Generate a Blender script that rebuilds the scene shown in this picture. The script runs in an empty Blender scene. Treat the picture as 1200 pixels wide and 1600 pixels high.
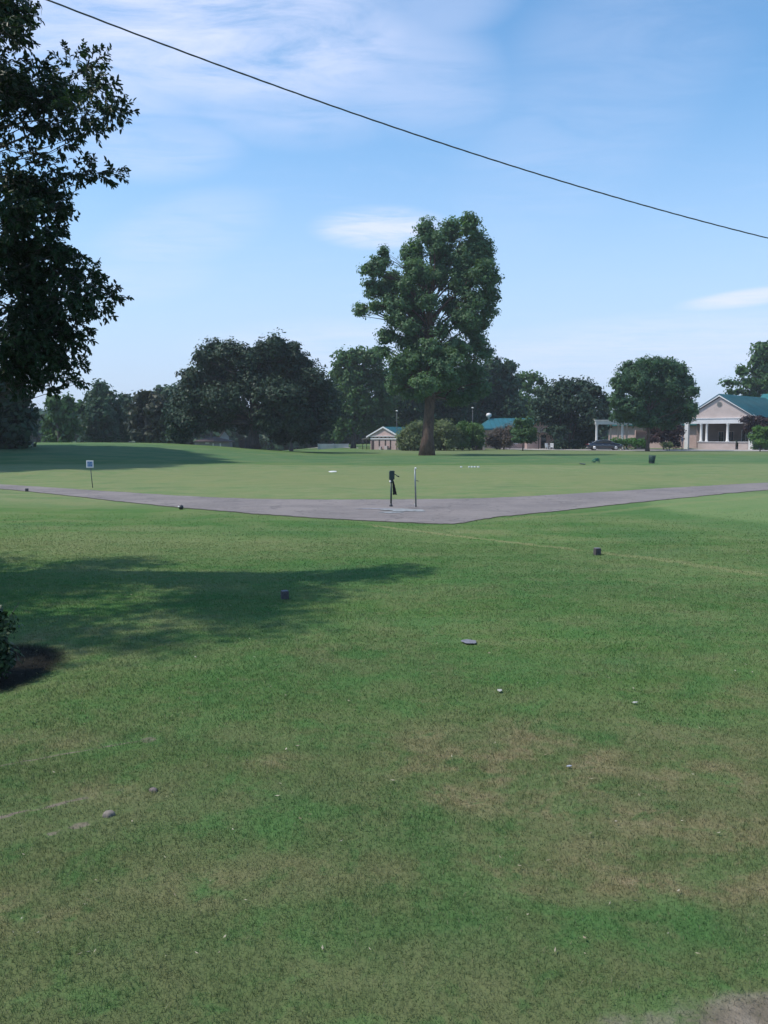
import bpy, math, random
import numpy as np
from mathutils import Vector, Matrix, noise as mnoise

random.seed(7)
RNG = np.random.default_rng(11)
scn = bpy.context.scene
COL = scn.collection

# ------------------------------------------------------------------ camera
F, CU, CV, VH, EYE = 1350.0, 600.0, 800.0, 680.0, 2.1
PITCH = math.atan((CV - VH) / F)
cam_d = bpy.data.cameras.new('camera')
cam = bpy.data.objects.new('camera', cam_d)
COL.objects.link(cam)
cam.location = (0, 0, EYE)
cam.rotation_euler = (math.pi / 2 - PITCH, 0, 0)
cam_d.sensor_fit = 'VERTICAL'
cam_d.sensor_height = 36.0
cam_d.lens = 36.0 * F / 1600.0
cam_d.clip_start = 0.05
cam_d.clip_end = 8000
scn.camera = cam

# ------------------------------------------------------------------ sun, sky, exposure
SUN_EL, SUN_DIR = math.radians(57), Vector((-1.0, -0.18, 0)).normalized()
to_sun = Vector((SUN_DIR.x * math.cos(SUN_EL), SUN_DIR.y * math.cos(SUN_EL), math.sin(SUN_EL)))
sd = bpy.data.lights.new('sun', 'SUN')
sd.energy = 2.6
sd.angle = math.radians(1.0)
sd.color = (1.0, 0.93, 0.84)
sun = bpy.data.objects.new('sun', sd)
COL.objects.link(sun)
sun.rotation_euler = (-to_sun).to_track_quat('-Z', 'Y').to_euler()
sun.location = (0, 0, 40)

scn.view_settings.view_transform = 'Standard'
scn.view_settings.look = 'None'
scn.view_settings.exposure = 0.68
scn.view_settings.gamma = 1.0

world = bpy.data.worlds.new('World')
scn.world = world
world.use_nodes = True


class NT:
    """small helper for writing node trees"""
    def __init__(self, tree):
        self.t = tree

    def n(self, typ, **kw):
        nd = self.t.nodes.new(typ)
        for k, v in kw.items():
            setattr(nd, k, v)
        return nd

    def plug(self, sock, v):
        if isinstance(v, bpy.types.NodeSocket):
            self.t.links.new(v, sock)
        else:
            sock.default_value = v

    def m(self, op, a, b=0.0, c=0.0, clamp=False):
        nd = self.n('ShaderNodeMath', operation=op, use_clamp=clamp)
        self.plug(nd.inputs[0], a); self.plug(nd.inputs[1], b); self.plug(nd.inputs[2], c)
        return nd.outputs[0]

    def vm(self, op, a, b=(0, 0, 0)):
        nd = self.n('ShaderNodeVectorMath', operation=op)
        self.plug(nd.inputs[0], a); self.plug(nd.inputs[1], b)
        return nd.outputs[1] if op in ('LENGTH', 'DOT_PRODUCT') else nd.outputs[0]

    def noise(self, vec, scale, detail=3.0, rough=0.55, dist=0.0):
        nd = self.n('ShaderNodeTexNoise')
        self.plug(nd.inputs['Vector'], vec)
        nd.inputs['Scale'].default_value = scale
        nd.inputs['Detail'].default_value = detail
        nd.inputs['Roughness'].default_value = rough
        nd.inputs['Distortion'].default_value = dist
        return nd.outputs[0]

    def smooth(self, v, lo, hi):
        nd = self.n('ShaderNodeMapRange', interpolation_type='SMOOTHSTEP')
        self.plug(nd.inputs[0], v); self.plug(nd.inputs[1], lo); self.plug(nd.inputs[2], hi)
        return nd.outputs[0]

    def mix(self, f, a, b, mode='MIX'):
        nd = self.n('ShaderNodeMix', data_type='RGBA', blend_type=mode)
        self.plug(nd.inputs[0], f)
        for i, v in ((6, a), (7, b)):
            self.plug(nd.inputs[i], v if isinstance(v, bpy.types.NodeSocket) else (*v[:3], 1.0))
        return nd.outputs[2]

    def xyz(self, v):
        nd = self.n('ShaderNodeSeparateXYZ'); self.plug(nd.inputs[0], v)
        return nd.outputs

    def comb(self, x, y, z):
        nd = self.n('ShaderNodeCombineXYZ')
        for i, v in enumerate((x, y, z)): self.plug(nd.inputs[i], v)
        return nd.outputs[0]


def pix_dir(u, v):
    a, b = (u - CU) / F, -(v - CV) / F
    c, s = math.cos(PITCH), math.sin(PITCH)
    return Vector((a, c + b * s, -s + b * c))


wt = world.node_tree
wt.nodes.clear()
W = NT(wt)
sky = W.n('ShaderNodeTexSky', sky_type='NISHITA')
sky.sun_disc = False
sky.sun_elevation = SUN_EL
sky.sun_rotation = math.atan2(to_sun.x, to_sun.y)
sky.altitude = 50
sky.air_density = 1.0
sky.dust_density = 0.6
sky.ozone_density = 1.6
tc = W.n('ShaderNodeTexCoord')
d = tc.outputs['Generated']
dx, dy, dz = W.xyz(d)
# clouds live on a flat layer high overhead: direction / height
hz = W.m('MAXIMUM', dz, 0.04)
cl = W.comb(W.m('DIVIDE', dx, hz), W.m('DIVIDE', dy, hz), 0.0)
n1 = W.noise(cl, 0.55, 6, 0.58, 0.3)
n2 = W.noise(W.vm('MULTIPLY', cl, (1.0, 1.9, 1)), 1.9, 9, 0.66, 0.9)


def sky_patch(u, v, ru, rv, rot=0.0):
    """soft oval bank of cloud around one direction of the sky"""
    c = pix_dir(u, v).normalized()
    right = Vector((1, 0, 0)); right = (right - c * right.dot(c)).normalized()
    up = right.cross(c)
    r2 = right * math.cos(rot) + up * math.sin(rot)
    u2 = up * math.cos(rot) - right * math.sin(rot)
    a = W.m('MULTIPLY', W.vm('DOT_PRODUCT', d, tuple(r2)), F / ru)
    b = W.m('MULTIPLY', W.vm('DOT_PRODUCT', d, tuple(u2)), F / rv)
    fr = W.m('GREATER_THAN', W.vm('DOT_PRODUCT', d, tuple(c)), 0)
    q = W.m('ADD', W.m('MULTIPLY', a, a), W.m('MULTIPLY', b, b))
    g = W.m('SUBTRACT', 1.0, W.smooth(q, 0.0, 1.0))
    return W.m('MULTIPLY', g, fr)


banks = None
for (u, v, ru, rv, rot, k) in [(270, 30, 430, 130, -0.12, 1.1), (120, 30, 300, 190, 0, 0.75), (540, 70, 300, 110, -0.3, .5), (640, 40, 200, 60, .35, .35),
                               (430, 160, 200, 70, -0.1, .45), (596, 356, 120, 36, 0.0, 1.2), (290, 360, 160, 60, .25, .35),
                               (1165, 466, 110, 15, .14, 1.1), (1020, 545, 380, 60, .06, .6),
                               (560, 540, 300, 50, 0, .5), (230, 225, 160, 60, 0, .5), (210, 440, 150, 40, 0.1, .25), (950, 120, 330, 160, .9, .22)]:
    p = W.m('MULTIPLY', sky_patch(u, v, ru, rv, rot), k)
    banks = p if banks is None else W.m('MAXIMUM', banks, p)
nn = W.m('ADD', W.m('MULTIPLY', n1, 0.5), W.m('MULTIPLY', n2, 0.5))
cloud = W.m('MULTIPLY', banks, W.smooth(nn, 0.30, 0.62))
thin = W.m('MULTIPLY', W.smooth(n2, 0.5, 0.8), 0.10)
low = W.m('MULTIPLY', W.m('SUBTRACT', 1.0, W.smooth(dz, 0.0, 0.40)), 0.85)
cloud = W.m('MAXIMUM', cloud, thin, clamp=True)
hs = W.n('ShaderNodeHueSaturation')
hs.inputs['Saturation'].default_value = 1.12
hs.inputs['Value'].default_value = 1.0
W.plug(hs.inputs['Color'], sky.outputs[0])
SKY = 0.125
tint = W.mix(1.0, hs.outputs[0], (0.84, 1.05, 1.07), 'MULTIPLY')
white = (4.3, 4.6, 5.9)
c1 = W.mix(low, tint, (2.95, 3.5, 4.9))
c2 = W.mix(W.m('MULTIPLY', cloud, 0.82), c1, white)
bg = W.n('ShaderNodeBackground')
W.plug(bg.inputs[0], c2)
bg.inputs[1].default_value = SKY
wo = W.n('ShaderNodeOutputWorld')
wt.links.new(bg.outputs[0], wo.inputs[0])


# ------------------------------------------------------------------ terrain + picture-to-place helpers
def S(t):
    t = np.clip(t, 0, 1)
    return t * t * (3 - 2 * t)


def h(x, y):
    x = np.asarray(x, float); y = np.asarray(y, float)
    hill = 1.28 * S((-x - 3) / 26) * S((y - 50) / 36)
    drop = -2.9 * S((y - 98) / 26) * S((-x - 3) / 26)
    und = 0.03 * np.sin(x * 0.35 + 1.3) * np.sin(y * 0.27) + 0.02 * np.sin(x * 0.9 + y * .5)
    und = und * S((y - 3) / 6) * (1 - 0.6 * S((y - 60) / 40))
    green = 0.10 * S(1.25 - np.hypot((x - 13.5) / 7.5, (y - 26) / 7.5)) 
    berm = 0.10 * S(1 - np.abs(y - 57 - .2 * x) / 10) * S((-x + 3) / 14)
    return hill + drop + und + green + berm


def G(u, v):
    """point of the ground seen at a pixel"""
    dr = pix_dir(u, v)
    t0, t = 0.5, 0.5
    while t < 400:
        p = dr * t
        if EYE + p.z < float(h(p.x, p.y)):
            break
        t0 = t; t += max(0.05, t * 0.01)
    lo, hi = t0, t
    for _ in range(30):
        mid = (lo + hi) / 2; p = dr * mid
        if EYE + p.z < float(h(p.x, p.y)): hi = mid
        else: lo = mid
    p = dr * hi
    return Vector((p.x, p.y, float(h(p.x, p.y))))


def P(u, v, Y):
    """point at depth Y seen at a pixel"""
    dr = pix_dir(u, v)
    t = Y / dr.y
    return Vector((dr.x * t, Y, EYE + dr.z * t))


def on_ground(x, y):
    return Vector((x, y, float(h(x, y))))


# ------------------------------------------------------------------ mesh helpers
def mesh_np(name, verts, faces_flat, sizes, smooth=False):
    me = bpy.data.meshes.new(name)
    verts = np.asarray(verts, np.float32).reshape(-1, 3)
    faces_flat = np.asarray(faces_flat, np.int32).ravel()
    sizes = np.asarray(sizes, np.int32)
    me.vertices.add(len(verts)); me.vertices.foreach_set('co', verts.ravel())
    me.loops.add(len(faces_flat)); me.loops.foreach_set('vertex_index', faces_flat)
    me.polygons.add(len(sizes))
    starts = np.concatenate(([0], np.cumsum(sizes)[:-1])).astype(np.int32)
    me.polygons.foreach_set('loop_start', starts)
    if smooth:
        me.polygons.foreach_set('use_smooth', np.ones(len(sizes), bool))
    me.update(calc_edges=True)
    return me


def link(name, me, mat=None, parent=None, loc=None, rot=0.0, scale=None):
    o = bpy.data.objects.new(name, me)
    COL.objects.link(o)
    if mat is not None and me is not None and len(me.materials) == 0:
        me.materials.append(mat)
    if parent is not None: o.parent = parent
    if loc is not None: o.location = loc
    o.rotation_euler = (0, 0, rot)
    if scale is not None: o.scale = scale
    return o


def thing(name, label, cat, loc=(0, 0, 0), rot=0.0, group=None):
    o = bpy.data.objects.new(name, None)
    o.empty_display_size = 0.3
    COL.objects.link(o)
    o.location = loc; o.rotation_euler = (0, 0, rot)
    return tag(o, label, cat, group)


def tag(o, label, cat, group=None):
    o['label'] = label; o['category'] = cat
    if group: o['group'] = group
    return o


def struct(o):
    o['kind'] = 'structure'
    return o


class MB:
    """collects simple solids into one mesh"""
    def __init__(self): self.v = []; self.f = []; self.s = []

    def add(self, vs, fs, smooth=False):
        b = len(self.v)
        self.v += [tuple(map(float, p)) for p in vs]
        for f in fs:
            self.f.append(tuple(b + i for i in f)); self.s.append(smooth)
        return self

    def box(self, x0, x1, y0, y1, z0, z1):
        vs = [(x, y, z) for z in (z0, z1) for x, y in ((x0, y0), (x1, y0), (x1, y1), (x0, y1))]
        return self.add(vs, [(3, 2, 1, 0), (4, 5, 6, 7), (0, 1, 5, 4), (1, 2, 6, 5), (2, 3, 7, 6), (3, 0, 4, 7)])

    def prism(self, poly, y0, y1):
        """poly in xz, extruded along y"""
        n = len(poly)
        vs = [(x, y0, z) for x, z in poly] + [(x, y1, z) for x, z in poly]
        fs = [tuple(range(n)), tuple(range(2 * n - 1, n - 1, -1))]
        fs += [((i + 1) % n, i, n + i, n + (i + 1) % n) for i in range(n)]
        return self.add(vs, fs)

    def tube(self, pts, radii, n=8, cap=True):
        pts = [Vector(p) for p in pts]
        if not hasattr(radii, '__len__'): radii = [radii] * len(pts)
        vs, fs = [], []
        prev = None
        for i, p in enumerate(pts):
            a = pts[min(i + 1, len(pts) - 1)] - pts[max(i - 1, 0)]
            if a.length < 1e-9: a = Vector((0, 0, 1))
            a.normalize()
            ref = prev if prev is not None else (Vector((1, 0, 0)) if abs(a.x) < .8 else Vector((0, 1, 0)))
            s = (ref - a * ref.dot(a)).normalized(); t = a.cross(s); prev = s
            for k in range(n):
                g = 2 * math.pi * k / n
                vs.append(p + (s * math.cos(g) + t * math.sin(g)) * radii[i])
        for i in range(len(pts) - 1):
            for k in range(n):
                k2 = (k + 1) % n
                fs.append((i * n + k, i * n + k2, (i + 1) * n + k2, (i + 1) * n + k))
        if cap:
            fs.append(tuple(range(n - 1, -1, -1))); fs.append(tuple((len(pts) - 1) * n + k for k in range(n)))
        return self.add(vs, fs, True)

    def lathe(self, prof, n=16, c=(0, 0, 0)):
        vs, fs = [], []
        for r, z in prof:
            for k in range(n):
                g = 2 * math.pi * k / n
                vs.append((c[0] + r * math.cos(g), c[1] + r * math.sin(g), c[2] + z))
        for i in range(len(prof) - 1):
            for k in range(n):
                k2 = (k + 1) % n
                fs.append((i * n + k, i * n + k2, (i + 1) * n + k2, (i + 1) * n + k))
        fs.append(tuple(range(n - 1, -1, -1))); fs.append(tuple((len(prof) - 1) * n + k for k in range(n)))
        return self.add(vs, fs, True)

    def mesh(self, name):
        me = bpy.data.meshes.new(name)
        me.from_pydata(self.v, [], self.f)
        me.polygons.foreach_set('use_smooth', self.s)
        me.update()
        return me

    def build(self, name, mat, parent=None, bevel=0.0, **kw):
        o = link(name, self.mesh(name), mat, parent, **kw)
        if bevel:
            b = o.modifiers.new('bevel', 'BEVEL'); b.width = bevel; b.segments = 2; b.limit_method = 'ANGLE'
        return o


# ------------------------------------------------------------------ materials
def material(name, col, rough=0.8, var=0.0, scale=6.0, metal=0.0, spec=0.5, bump=0.0, bscale=30.0, col2=None, coat=0.0):
    mt = bpy.data.materials.new(name); mt.use_nodes = True
    t = NT(mt.node_tree); bs = mt.node_tree.nodes['Principled BSDF']
    bs.inputs['Roughness'].default_value = rough
    bs.inputs['Metallic'].default_value = metal
    bs.inputs['Specular IOR Level'].default_value = spec
    bs.inputs['Coat Weight'].default_value = coat
    if var > 0 or col2 is not None:
        pos = t.n('ShaderNodeTexCoord').outputs['Object']
        a = t.noise(pos, scale, 5, 0.6)
        c2 = col2 if col2 is not None else tuple(c * (1 - var) for c in col)
        t.plug(bs.inputs['Base Color'], t.mix(t.smooth(a, 0.35, 0.68), col, c2))
    else:
        bs.inputs['Base Color'].default_value = (*col, 1)
    if bump > 0:
        pos = t.n('ShaderNodeTexCoord').outputs['Object']
        b = t.n('ShaderNodeBump'); b.inputs['Strength'].default_value = bump; b.inputs['Distance'].default_value = 0.02
        t.plug(b.inputs['Height'], t.noise(pos, bscale, 4, 0.6))
        t.plug(bs.inputs['Normal'], b.outputs[0])
    return mt


def leaf_material(name, c_dark, c_light, trans=0.25, rough=0.5, patch=0.35):
    mt = bpy.data.materials.new(name); mt.use_nodes = True
    t = NT(mt.node_tree); bs = mt.node_tree.nodes['Principled BSDF']
    g = t.n('ShaderNodeNewGeometry')
    pos = t.n('ShaderNodeTexCoord').outputs['Object']
    f = t.m('ADD', t.m('MULTIPLY', g.outputs['Random Per Island'], 0.55), t.m('MULTIPLY', t.smooth(t.noise(pos, patch, 3), .3, .7), 0.5), clamp=True)
    colr = t.mix(f, c_dark, c_light)
    t.plug(bs.inputs['Base Color'], colr)
    bs.inputs['Roughness'].default_value = rough
    bs.inputs['Specular IOR Level'].default_value = 0.18
    tr = t.n('ShaderNodeBsdfTranslucent')
    t.plug(tr.inputs[0], t.mix(1.0, colr, (1.3, 1.5, 0.7), 'MULTIPLY'))
    mx = t.n('ShaderNodeMixShader'); mx.inputs[0].default_value = trans
    out = mt.node_tree.nodes['Material Output']
    mt.node_tree.links.new(bs.outputs[0], mx.inputs[1]); mt.node_tree.links.new(tr.outputs[0], mx.inputs[2])
    mt.node_tree.links.new(mx.outputs[0], out.inputs[0])
    return mt


def bark_material(name, a, b):
    mt = bpy.data.materials.new(name); mt.use_nodes = True
    t = NT(mt.node_tree); bs = mt.node_tree.nodes['Principled BSDF']
    pos = t.n('ShaderNodeTexCoord').outputs['Object']
    st = t.vm('MULTIPLY', pos, (1, 1, 0.3))
    n = t.noise(st, 5.0, 6, 0.65, 0.6)
    t.plug(bs.inputs['Base Color'], t.mix(t.smooth(n, .35, .65), a, b))
    bs.inputs['Roughness'].default_value = 0.95
    bp = t.n('ShaderNodeBump'); bp.inputs['Strength'].default_value = 0.9; bp.inputs['Distance'].default_value = 0.08
    t.plug(bp.inputs['Height'], n); t.plug(bs.inputs['Normal'], bp.outputs[0])
    return mt


# ---- turf colour: one node group shared by the soil sheet and the grass blades, laid out in world metres
def turf_group():
    gr = bpy.data.node_groups.new('turf_colour', 'ShaderNodeTree')
    gr.interface.new_socket('Colour', in_out='OUTPUT', socket_type='NodeSocketColor')
    gr.interface.new_socket('Bare', in_out='OUTPUT', socket_type='NodeSocketFloat')
    t = NT(gr)
    pos = t.n('ShaderNodeNewGeometry').outputs['Position']
    px, py, pz = t.xyz(pos)
    flat = t.comb(px, py, 0.0)
    # wobble so no patch has a drawn edge
    wn = t.n('ShaderNodeTexNoise'); t.plug(wn.inputs['Vector'], flat); wn.inputs['Scale'].default_value = 0.55; wn.inputs['Detail'].default_value = 4
    wob = t.vm('SUBTRACT', wn.outputs[1], (0.5, 0.5, 0.5))

    wn2 = t.n('ShaderNodeTexNoise'); t.plug(wn2.inputs['Vector'], flat); wn2.inputs['Scale'].default_value = 7.0; wn2.inputs['Detail'].default_value = 4
    wob2 = t.vm('SUBTRACT', wn2.outputs[1], (0.5, 0.5, 0.5))

    def oval(u, v, ru, rv, rot=0.0, soft=0.6, wobble=1.0):
        c = G(u, v); 
        r = G(u + ru, v); rx = max(0.05, (r - c).length)
        near = G(u, v + rv); far = G(u, max(v - rv, VH + 14))
        cy = (near.y + far.y) / 2; ry = max(0.05, (far.y - near.y) / 2)
        q = t.vm('ADD', t.vm('SUBTRACT', flat, (c.x * cy / c.y, cy, 0)), t.vm('MULTIPLY', wob, (rx * wobble, ry * wobble, 0)))
        if rot:
            vr = t.n('ShaderNodeVectorRotate', rotation_type='Z_AXIS'); t.plug(vr.inputs['Vector'], q); vr.inputs['Angle'].default_value = rot
            q = vr.outputs[0]
        q = t.vm('DIVIDE', q, (rx, ry, 1))
        return t.m('SUBTRACT', 1.0, t.smooth(t.vm('LENGTH', q), 1 - soft, 1 + soft))

    def line(u0, v0, u1, v1, w, wobble=0.15, breaks=0.0):
        a, b = G(u0, v0), G(u1, v1)
        ab = Vector((b.x - a.x, b.y - a.y, 0)); L = ab.length; ab.normalize()
        nrm = (-ab.y, ab.x, 0)
        q = t.vm('ADD', t.vm('ADD', t.vm('SUBTRACT', flat, (a.x, a.y, 0)), t.vm('MULTIPLY', wob, (wobble, wobble, 0))), t.vm('MULTIPLY', wob2, (w * 2.6, w * 2.6, 0)))
        al = t.vm('DOT_PRODUCT', q, tuple(ab)); ac = t.m('ABSOLUTE', t.vm('DOT_PRODUCT', q, nrm))
        m = t.m('SUBTRACT', 1.0, t.smooth(ac, 0.25 * w, w))
        e = t.m('MULTIPLY', t.smooth(al, 0.0, 0.12 * L), t.m('SUBTRACT', 1.0, t.smooth(al, 0.88 * L, L)))
        m = t.m('MULTIPLY', m, e)
        if breaks: m = t.m('MULTIPLY', m, t.smooth(t.noise(flat, 3.0, 3), 0.5 - breaks, 0.55))
        return m

    big = t.noise(flat, 0.16, 4, 0.6)
    mid = t.noise(flat, 0.9, 5, 0.62)
    fine = t.noise(flat, 9.0, 5, 0.7)
    vf = t.noise(flat, 55.0, 3, 0.7)
    G1, G2, G3 = (0.058, 0.134, 0.036), (0.084, 0.156, 0.044), (0.122, 0.156, 0.060)
    col = t.mix(t.smooth(big, .35, .65), G1, G2)
    col = t.mix(t.m('MULTIPLY', t.smooth(mid, .48, .72), .55), col, G3)
    mott = t.noise(t.vm('MULTIPLY', flat, (.7, 1.0, 1)), 0.42, 6, 0.7, .4)
    mow = t.noise(t.vm('MULTIPLY', flat, (.06, .9, 1)), 0.9, 4, 0.6)
    # mown lighter belt between the path and the rough, and darker rough beyond it
    lightbelt = t.m('MULTIPLY', t.smooth(t.m('ADD', py, t.m('MULTIPLY', px, -0.02)), 24.0, 29.0), t.m('SUBTRACT', 1.0, t.smooth(t.m('ADD', py, t.m('ADD', t.m('MULTIPLY', px, -0.12), t.m('MULTIPLY', mid, 4.0))), 60.0, 64.0)))
    col = t.mix(t.m('MULTIPLY', lightbelt, .78), col, t.mix(t.smooth(mid, .35, .65), (0.135, 0.200, 0.086), (0.205, 0.222, 0.115)))
    dark = t.m('MULTIPLY', t.smooth(py, 60.0, 68.0), t.m('SUBTRACT', 1.0, t.smooth(py, 84.0, 96.0)))
    col = t.mix(t.m('MULTIPLY', dark, .7), col, (0.060, 0.135, 0.062))
    farl = t.m('MULTIPLY', t.smooth(py, 88.0, 104.0), t.smooth(px, -8.0, 4.0))
    col = t.mix(t.m('MULTIPLY', farl, .7), col, (0.145, 0.170, 0.088))
    col = t.mix(t.m('MULTIPLY', t.smooth(mott, .45, .62), .42), col, (0.165, 0.185, 0.085))
    col = t.mix(t.m('MULTIPLY', t.m('SUBTRACT', 1.0, t.smooth(mott, .32, .48)), .40), col, (0.050, 0.120, 0.048))
    col = t.mix(t.m('MULTIPLY', t.smooth(mow, .42, .62), .22), col, (0.19, 0.215, 0.11))
    # foreground near the window shifts to a duller olive
    nearm = t.m('SUBTRACT', 1.0, t.smooth(py, 4.0, 8.5))
    col = t.mix(t.m('MULTIPLY', nearm, .62), col, (0.098, 0.104, 0.052))
    # putting green at the right with its darker collar
    collar = oval(1230, 812, 330, 50, 0, .12, .06)
    col = t.mix(t.m('MULTIPLY', collar, .45), col, (0.058, 0.140, 0.048))
    green = oval(1265, 800, 250, 29, 0, .10, .10)
    col = t.mix(t.m('MULTIPLY', green, .8), col, t.mix(t.smooth(mid, .3, .7), (0.130, 0.205, 0.082), (0.160, 0.215, 0.092)))
    # yellowed strips
    for (a, k) in ((line(560, 818, 940, 863, .16, .3), .75), (line(925, 861, 1250, 905, .2, .4), .7), (line(690, 828, 1010, 848, .5, .9), .3),
                   (line(740, 818, 1230, 772, .35, .5), .35)):
        col = t.mix(t.m('MULTIPLY', a, k), col, (0.215, 0.215, 0.105))
    for (u, v, ru, rv, k) in ((250, 850, 230, 14, .6), (60, 850, 120, 14, .4), (1050, 880, 160, 22, .35), (400, 745, 200, 12, .4), (160, 868, 90, 10, .35), (250, 752, 18, 2.5, .9), (318, 758, 24, 2.2, .8), (275, 746, 22, 2, .6), (560, 752, 160, 8, .5), (900, 748, 160, 8, .5), (700, 742, 120, 5, .5)):
        col = t.mix(t.m('MULTIPLY', oval(u, v, ru, rv, 0, .7), k), col, (0.175, 0.200, 0.090))
    # patches of darker, deeper green
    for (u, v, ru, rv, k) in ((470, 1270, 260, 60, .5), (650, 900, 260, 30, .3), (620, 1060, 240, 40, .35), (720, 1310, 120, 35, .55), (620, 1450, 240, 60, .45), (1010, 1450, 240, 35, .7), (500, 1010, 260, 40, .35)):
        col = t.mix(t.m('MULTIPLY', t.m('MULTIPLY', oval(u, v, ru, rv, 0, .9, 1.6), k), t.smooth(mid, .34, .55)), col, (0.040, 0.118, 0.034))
    # dry straw patches
    dn = t.smooth(t.noise(flat, 2.4, 5, .65), .36, .62)
    dry = None
    for (u, v, ru, rv, k) in ((800, 1190, 190, 55, 1.), (740, 1240, 90, 30, .9), (960, 1270, 230, 90, .75), (1120, 1260, 180, 120, .8), (960, 1365, 230, 36, 1.), (1130, 1390, 160, 35, .9),
                              (840, 1355, 70, 18, .9), (1080, 1180, 200, 40, .6), (430, 1190, 60, 14, .7), (180, 1235, 80, 20, .6), (40, 1420, 120, 40, .6),
                              (330, 1390, 170, 30, .5), (560, 1020, 90, 14, .5), (700, 1000, 160, 10, .3), (500, 1360, 160, 24, .4), (80, 1160, 90, 18, .5), (60, 1010, 120, 30, .6),
                              (1130, 1085, 110, 24, .4), (200, 1000, 120, 30, .35)):
        a = t.m('MULTIPLY', oval(u, v, ru, rv, 0, .7), k)
        dry = a if dry is None else t.m('MAXIMUM', dry, a)
    dry = t.m('MULTIPLY', dry, dn)
    col = t.mix(t.m('MULTIPLY', dry, .88), col, t.mix(t.smooth(fine, .3, .7), (0.172, 0.146, 0.078), (0.225, 0.180, 0.115)))
    dg = t.noise(flat, 4.2, 7, 0.72, .5); dg2 = t.noise(t.vm('ADD', flat, (31.0, 7.0, 0)), 1.6, 6, 0.7, .4)
    nf = t.m('SUBTRACT', 1.0, t.smooth(py, 9.0, 24.0))
    col = t.mix(t.m('MULTIPLY', t.m('MULTIPLY', t.smooth(dg, .50, .66), nf), .40), col, (0.130, 0.138, 0.066))
    col = t.mix(t.m('MULTIPLY', t.m('MULTIPLY', t.m('SUBTRACT', 1.0, t.smooth(dg, .34, .47)), nf), .55), col, (0.046, 0.115, 0.036))
    col = t.mix(t.m('MULTIPLY', t.m('MULTIPLY', t.smooth(dg2, .50, .62), nf), .45), col, (0.060, 0.150, 0.045))
    col = t.mix(t.m('MULTIPLY', t.m('MULTIPLY', t.m('SUBTRACT', 1.0, t.smooth(dg2, .38, .48)), nf), .30), col, (0.130, 0.142, 0.070))
    # bare earth: two scraped ruts at the left, the worn corner bottom right, soil under the shrub with its shadow painted in
    bare = t.m('MULTIPLY', line(-60, 1292, 215, 1228, .034, .16, .10), 1.0)
    for a, k in ((line(-40, 1204, 245, 1152, .022, .14, .0), .8), (line(70, 1306, 215, 1262, .05, .14, .05), .9), (oval(1225, 1600, 190, 56, 0, .5, .9), 1.0), (oval(1010, 1600, 90, 26, 0, .5, .8), .6),
                 (oval(-40, 1056, 135, 50, 0, .25, .3), 1.0), (oval(232, 1156, 14, 5, 0, .3), .8), (oval(785, 1250, 22, 6, 0, .6), .5), (oval(1010, 1272, 16, 5, 0, .5), .6)):
        bare = t.m('MAXIMUM', bare, t.m('MULTIPLY', a, k))
    soil = t.mix(t.smooth(fine, .3, .7), (0.125, 0.108, 0.082), (0.195, 0.168, 0.138))
    soil = t.mix(t.m('MULTIPLY', t.smooth(px, -2.4, -2.8), t.m('MULTIPLY', t.smooth(py, 6.2, 6.6), t.smooth(py, 12.0, 11.0))), soil, (0.014, 0.013, 0.010))  # near-black tint puts the shrub's cast shadow into the soil colour
    bn = t.m('MULTIPLY', bare, t.smooth(t.m('ADD', t.m('MULTIPLY', t.m('ADD', fine, mott), .5), t.m('MULTIPLY', bare, .36)), .62, .80), clamp=True)
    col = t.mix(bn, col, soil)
    # blotchy fine grain
    gsc = t.m('ADD', 0.68, t.m('ADD', t.m('MULTIPLY', fine, .34), t.m('MULTIPLY', vf, .30)))
    nd = t.n('ShaderNodeVectorMath', operation='SCALE'); t.plug(nd.inputs[0], t.mix(1.0, col, (1.03, 1.01, .95), 'MULTIPLY')); t.plug(nd.inputs['Scale'], gsc)
    go = t.n('NodeGroupOutput')
    t.plug(go.inputs[0], nd.outputs[0]); t.plug(go.inputs[1], bn)
    return gr


TURF = turf_group()


def turf_mat(blades=False):
    mt = bpy.data.materials.new('grass_blades' if blades else 'turf'); mt.use_nodes = True
    t = NT(mt.node_tree); bs = mt.node_tree.nodes['Principled BSDF']
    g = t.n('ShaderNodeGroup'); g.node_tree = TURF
    c = g.outputs[0]
    if blades:
        r = t.n('ShaderNodeNewGeometry').outputs['Random Per Island']
        k = t.m('ADD', 1.08, t.m('MULTIPLY', r, .45))
        nd = t.n('ShaderNodeVectorMath', operation='SCALE'); t.plug(nd.inputs[0], c); t.plug(nd.inputs['Scale'], k)
        c = t.mix(t.smooth(r, .93, .99), nd.outputs[0], (0.22, 0.21, 0.12))
        bs.inputs['Roughness'].default_value = 0.6
        bs.inputs['Specular IOR Level'].default_value = 0.25
        tr = t.n('ShaderNodeBsdfTranslucent'); t.plug(tr.inputs[0], c)
        mx = t.n('ShaderNodeMixShader'); mx.inputs[0].default_value = .35
        out = mt.node_tree.nodes['Material Output']
        mt.node_tree.links.new(bs.outputs[0], mx.inputs[1]); mt.node_tree.links.new(tr.outputs[0], mx.inputs[2]); mt.node_tree.links.new(mx.outputs[0], out.inputs[0])
    else:
        bs.inputs['Roughness'].default_value = 0.95
        bs.inputs['Specular IOR Level'].default_value = 0.1
        pos = t.n('ShaderNodeNewGeometry').outputs['Position']
        b = t.n('ShaderNodeBump'); b.inputs['Strength'].default_value = .6; b.inputs['Distance'].default_value = 0.05
        t.plug(b.inputs['Height'], t.m('ADD', t.noise(pos, 14.0, 4, .7), t.m('MULTIPLY', t.noise(pos, 2.0, 3, .6), 1.5))); t.plug(bs.inputs['Normal'], b.outputs[0])
    t.plug(bs.inputs['Base Color'], c)
    return mt


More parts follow.
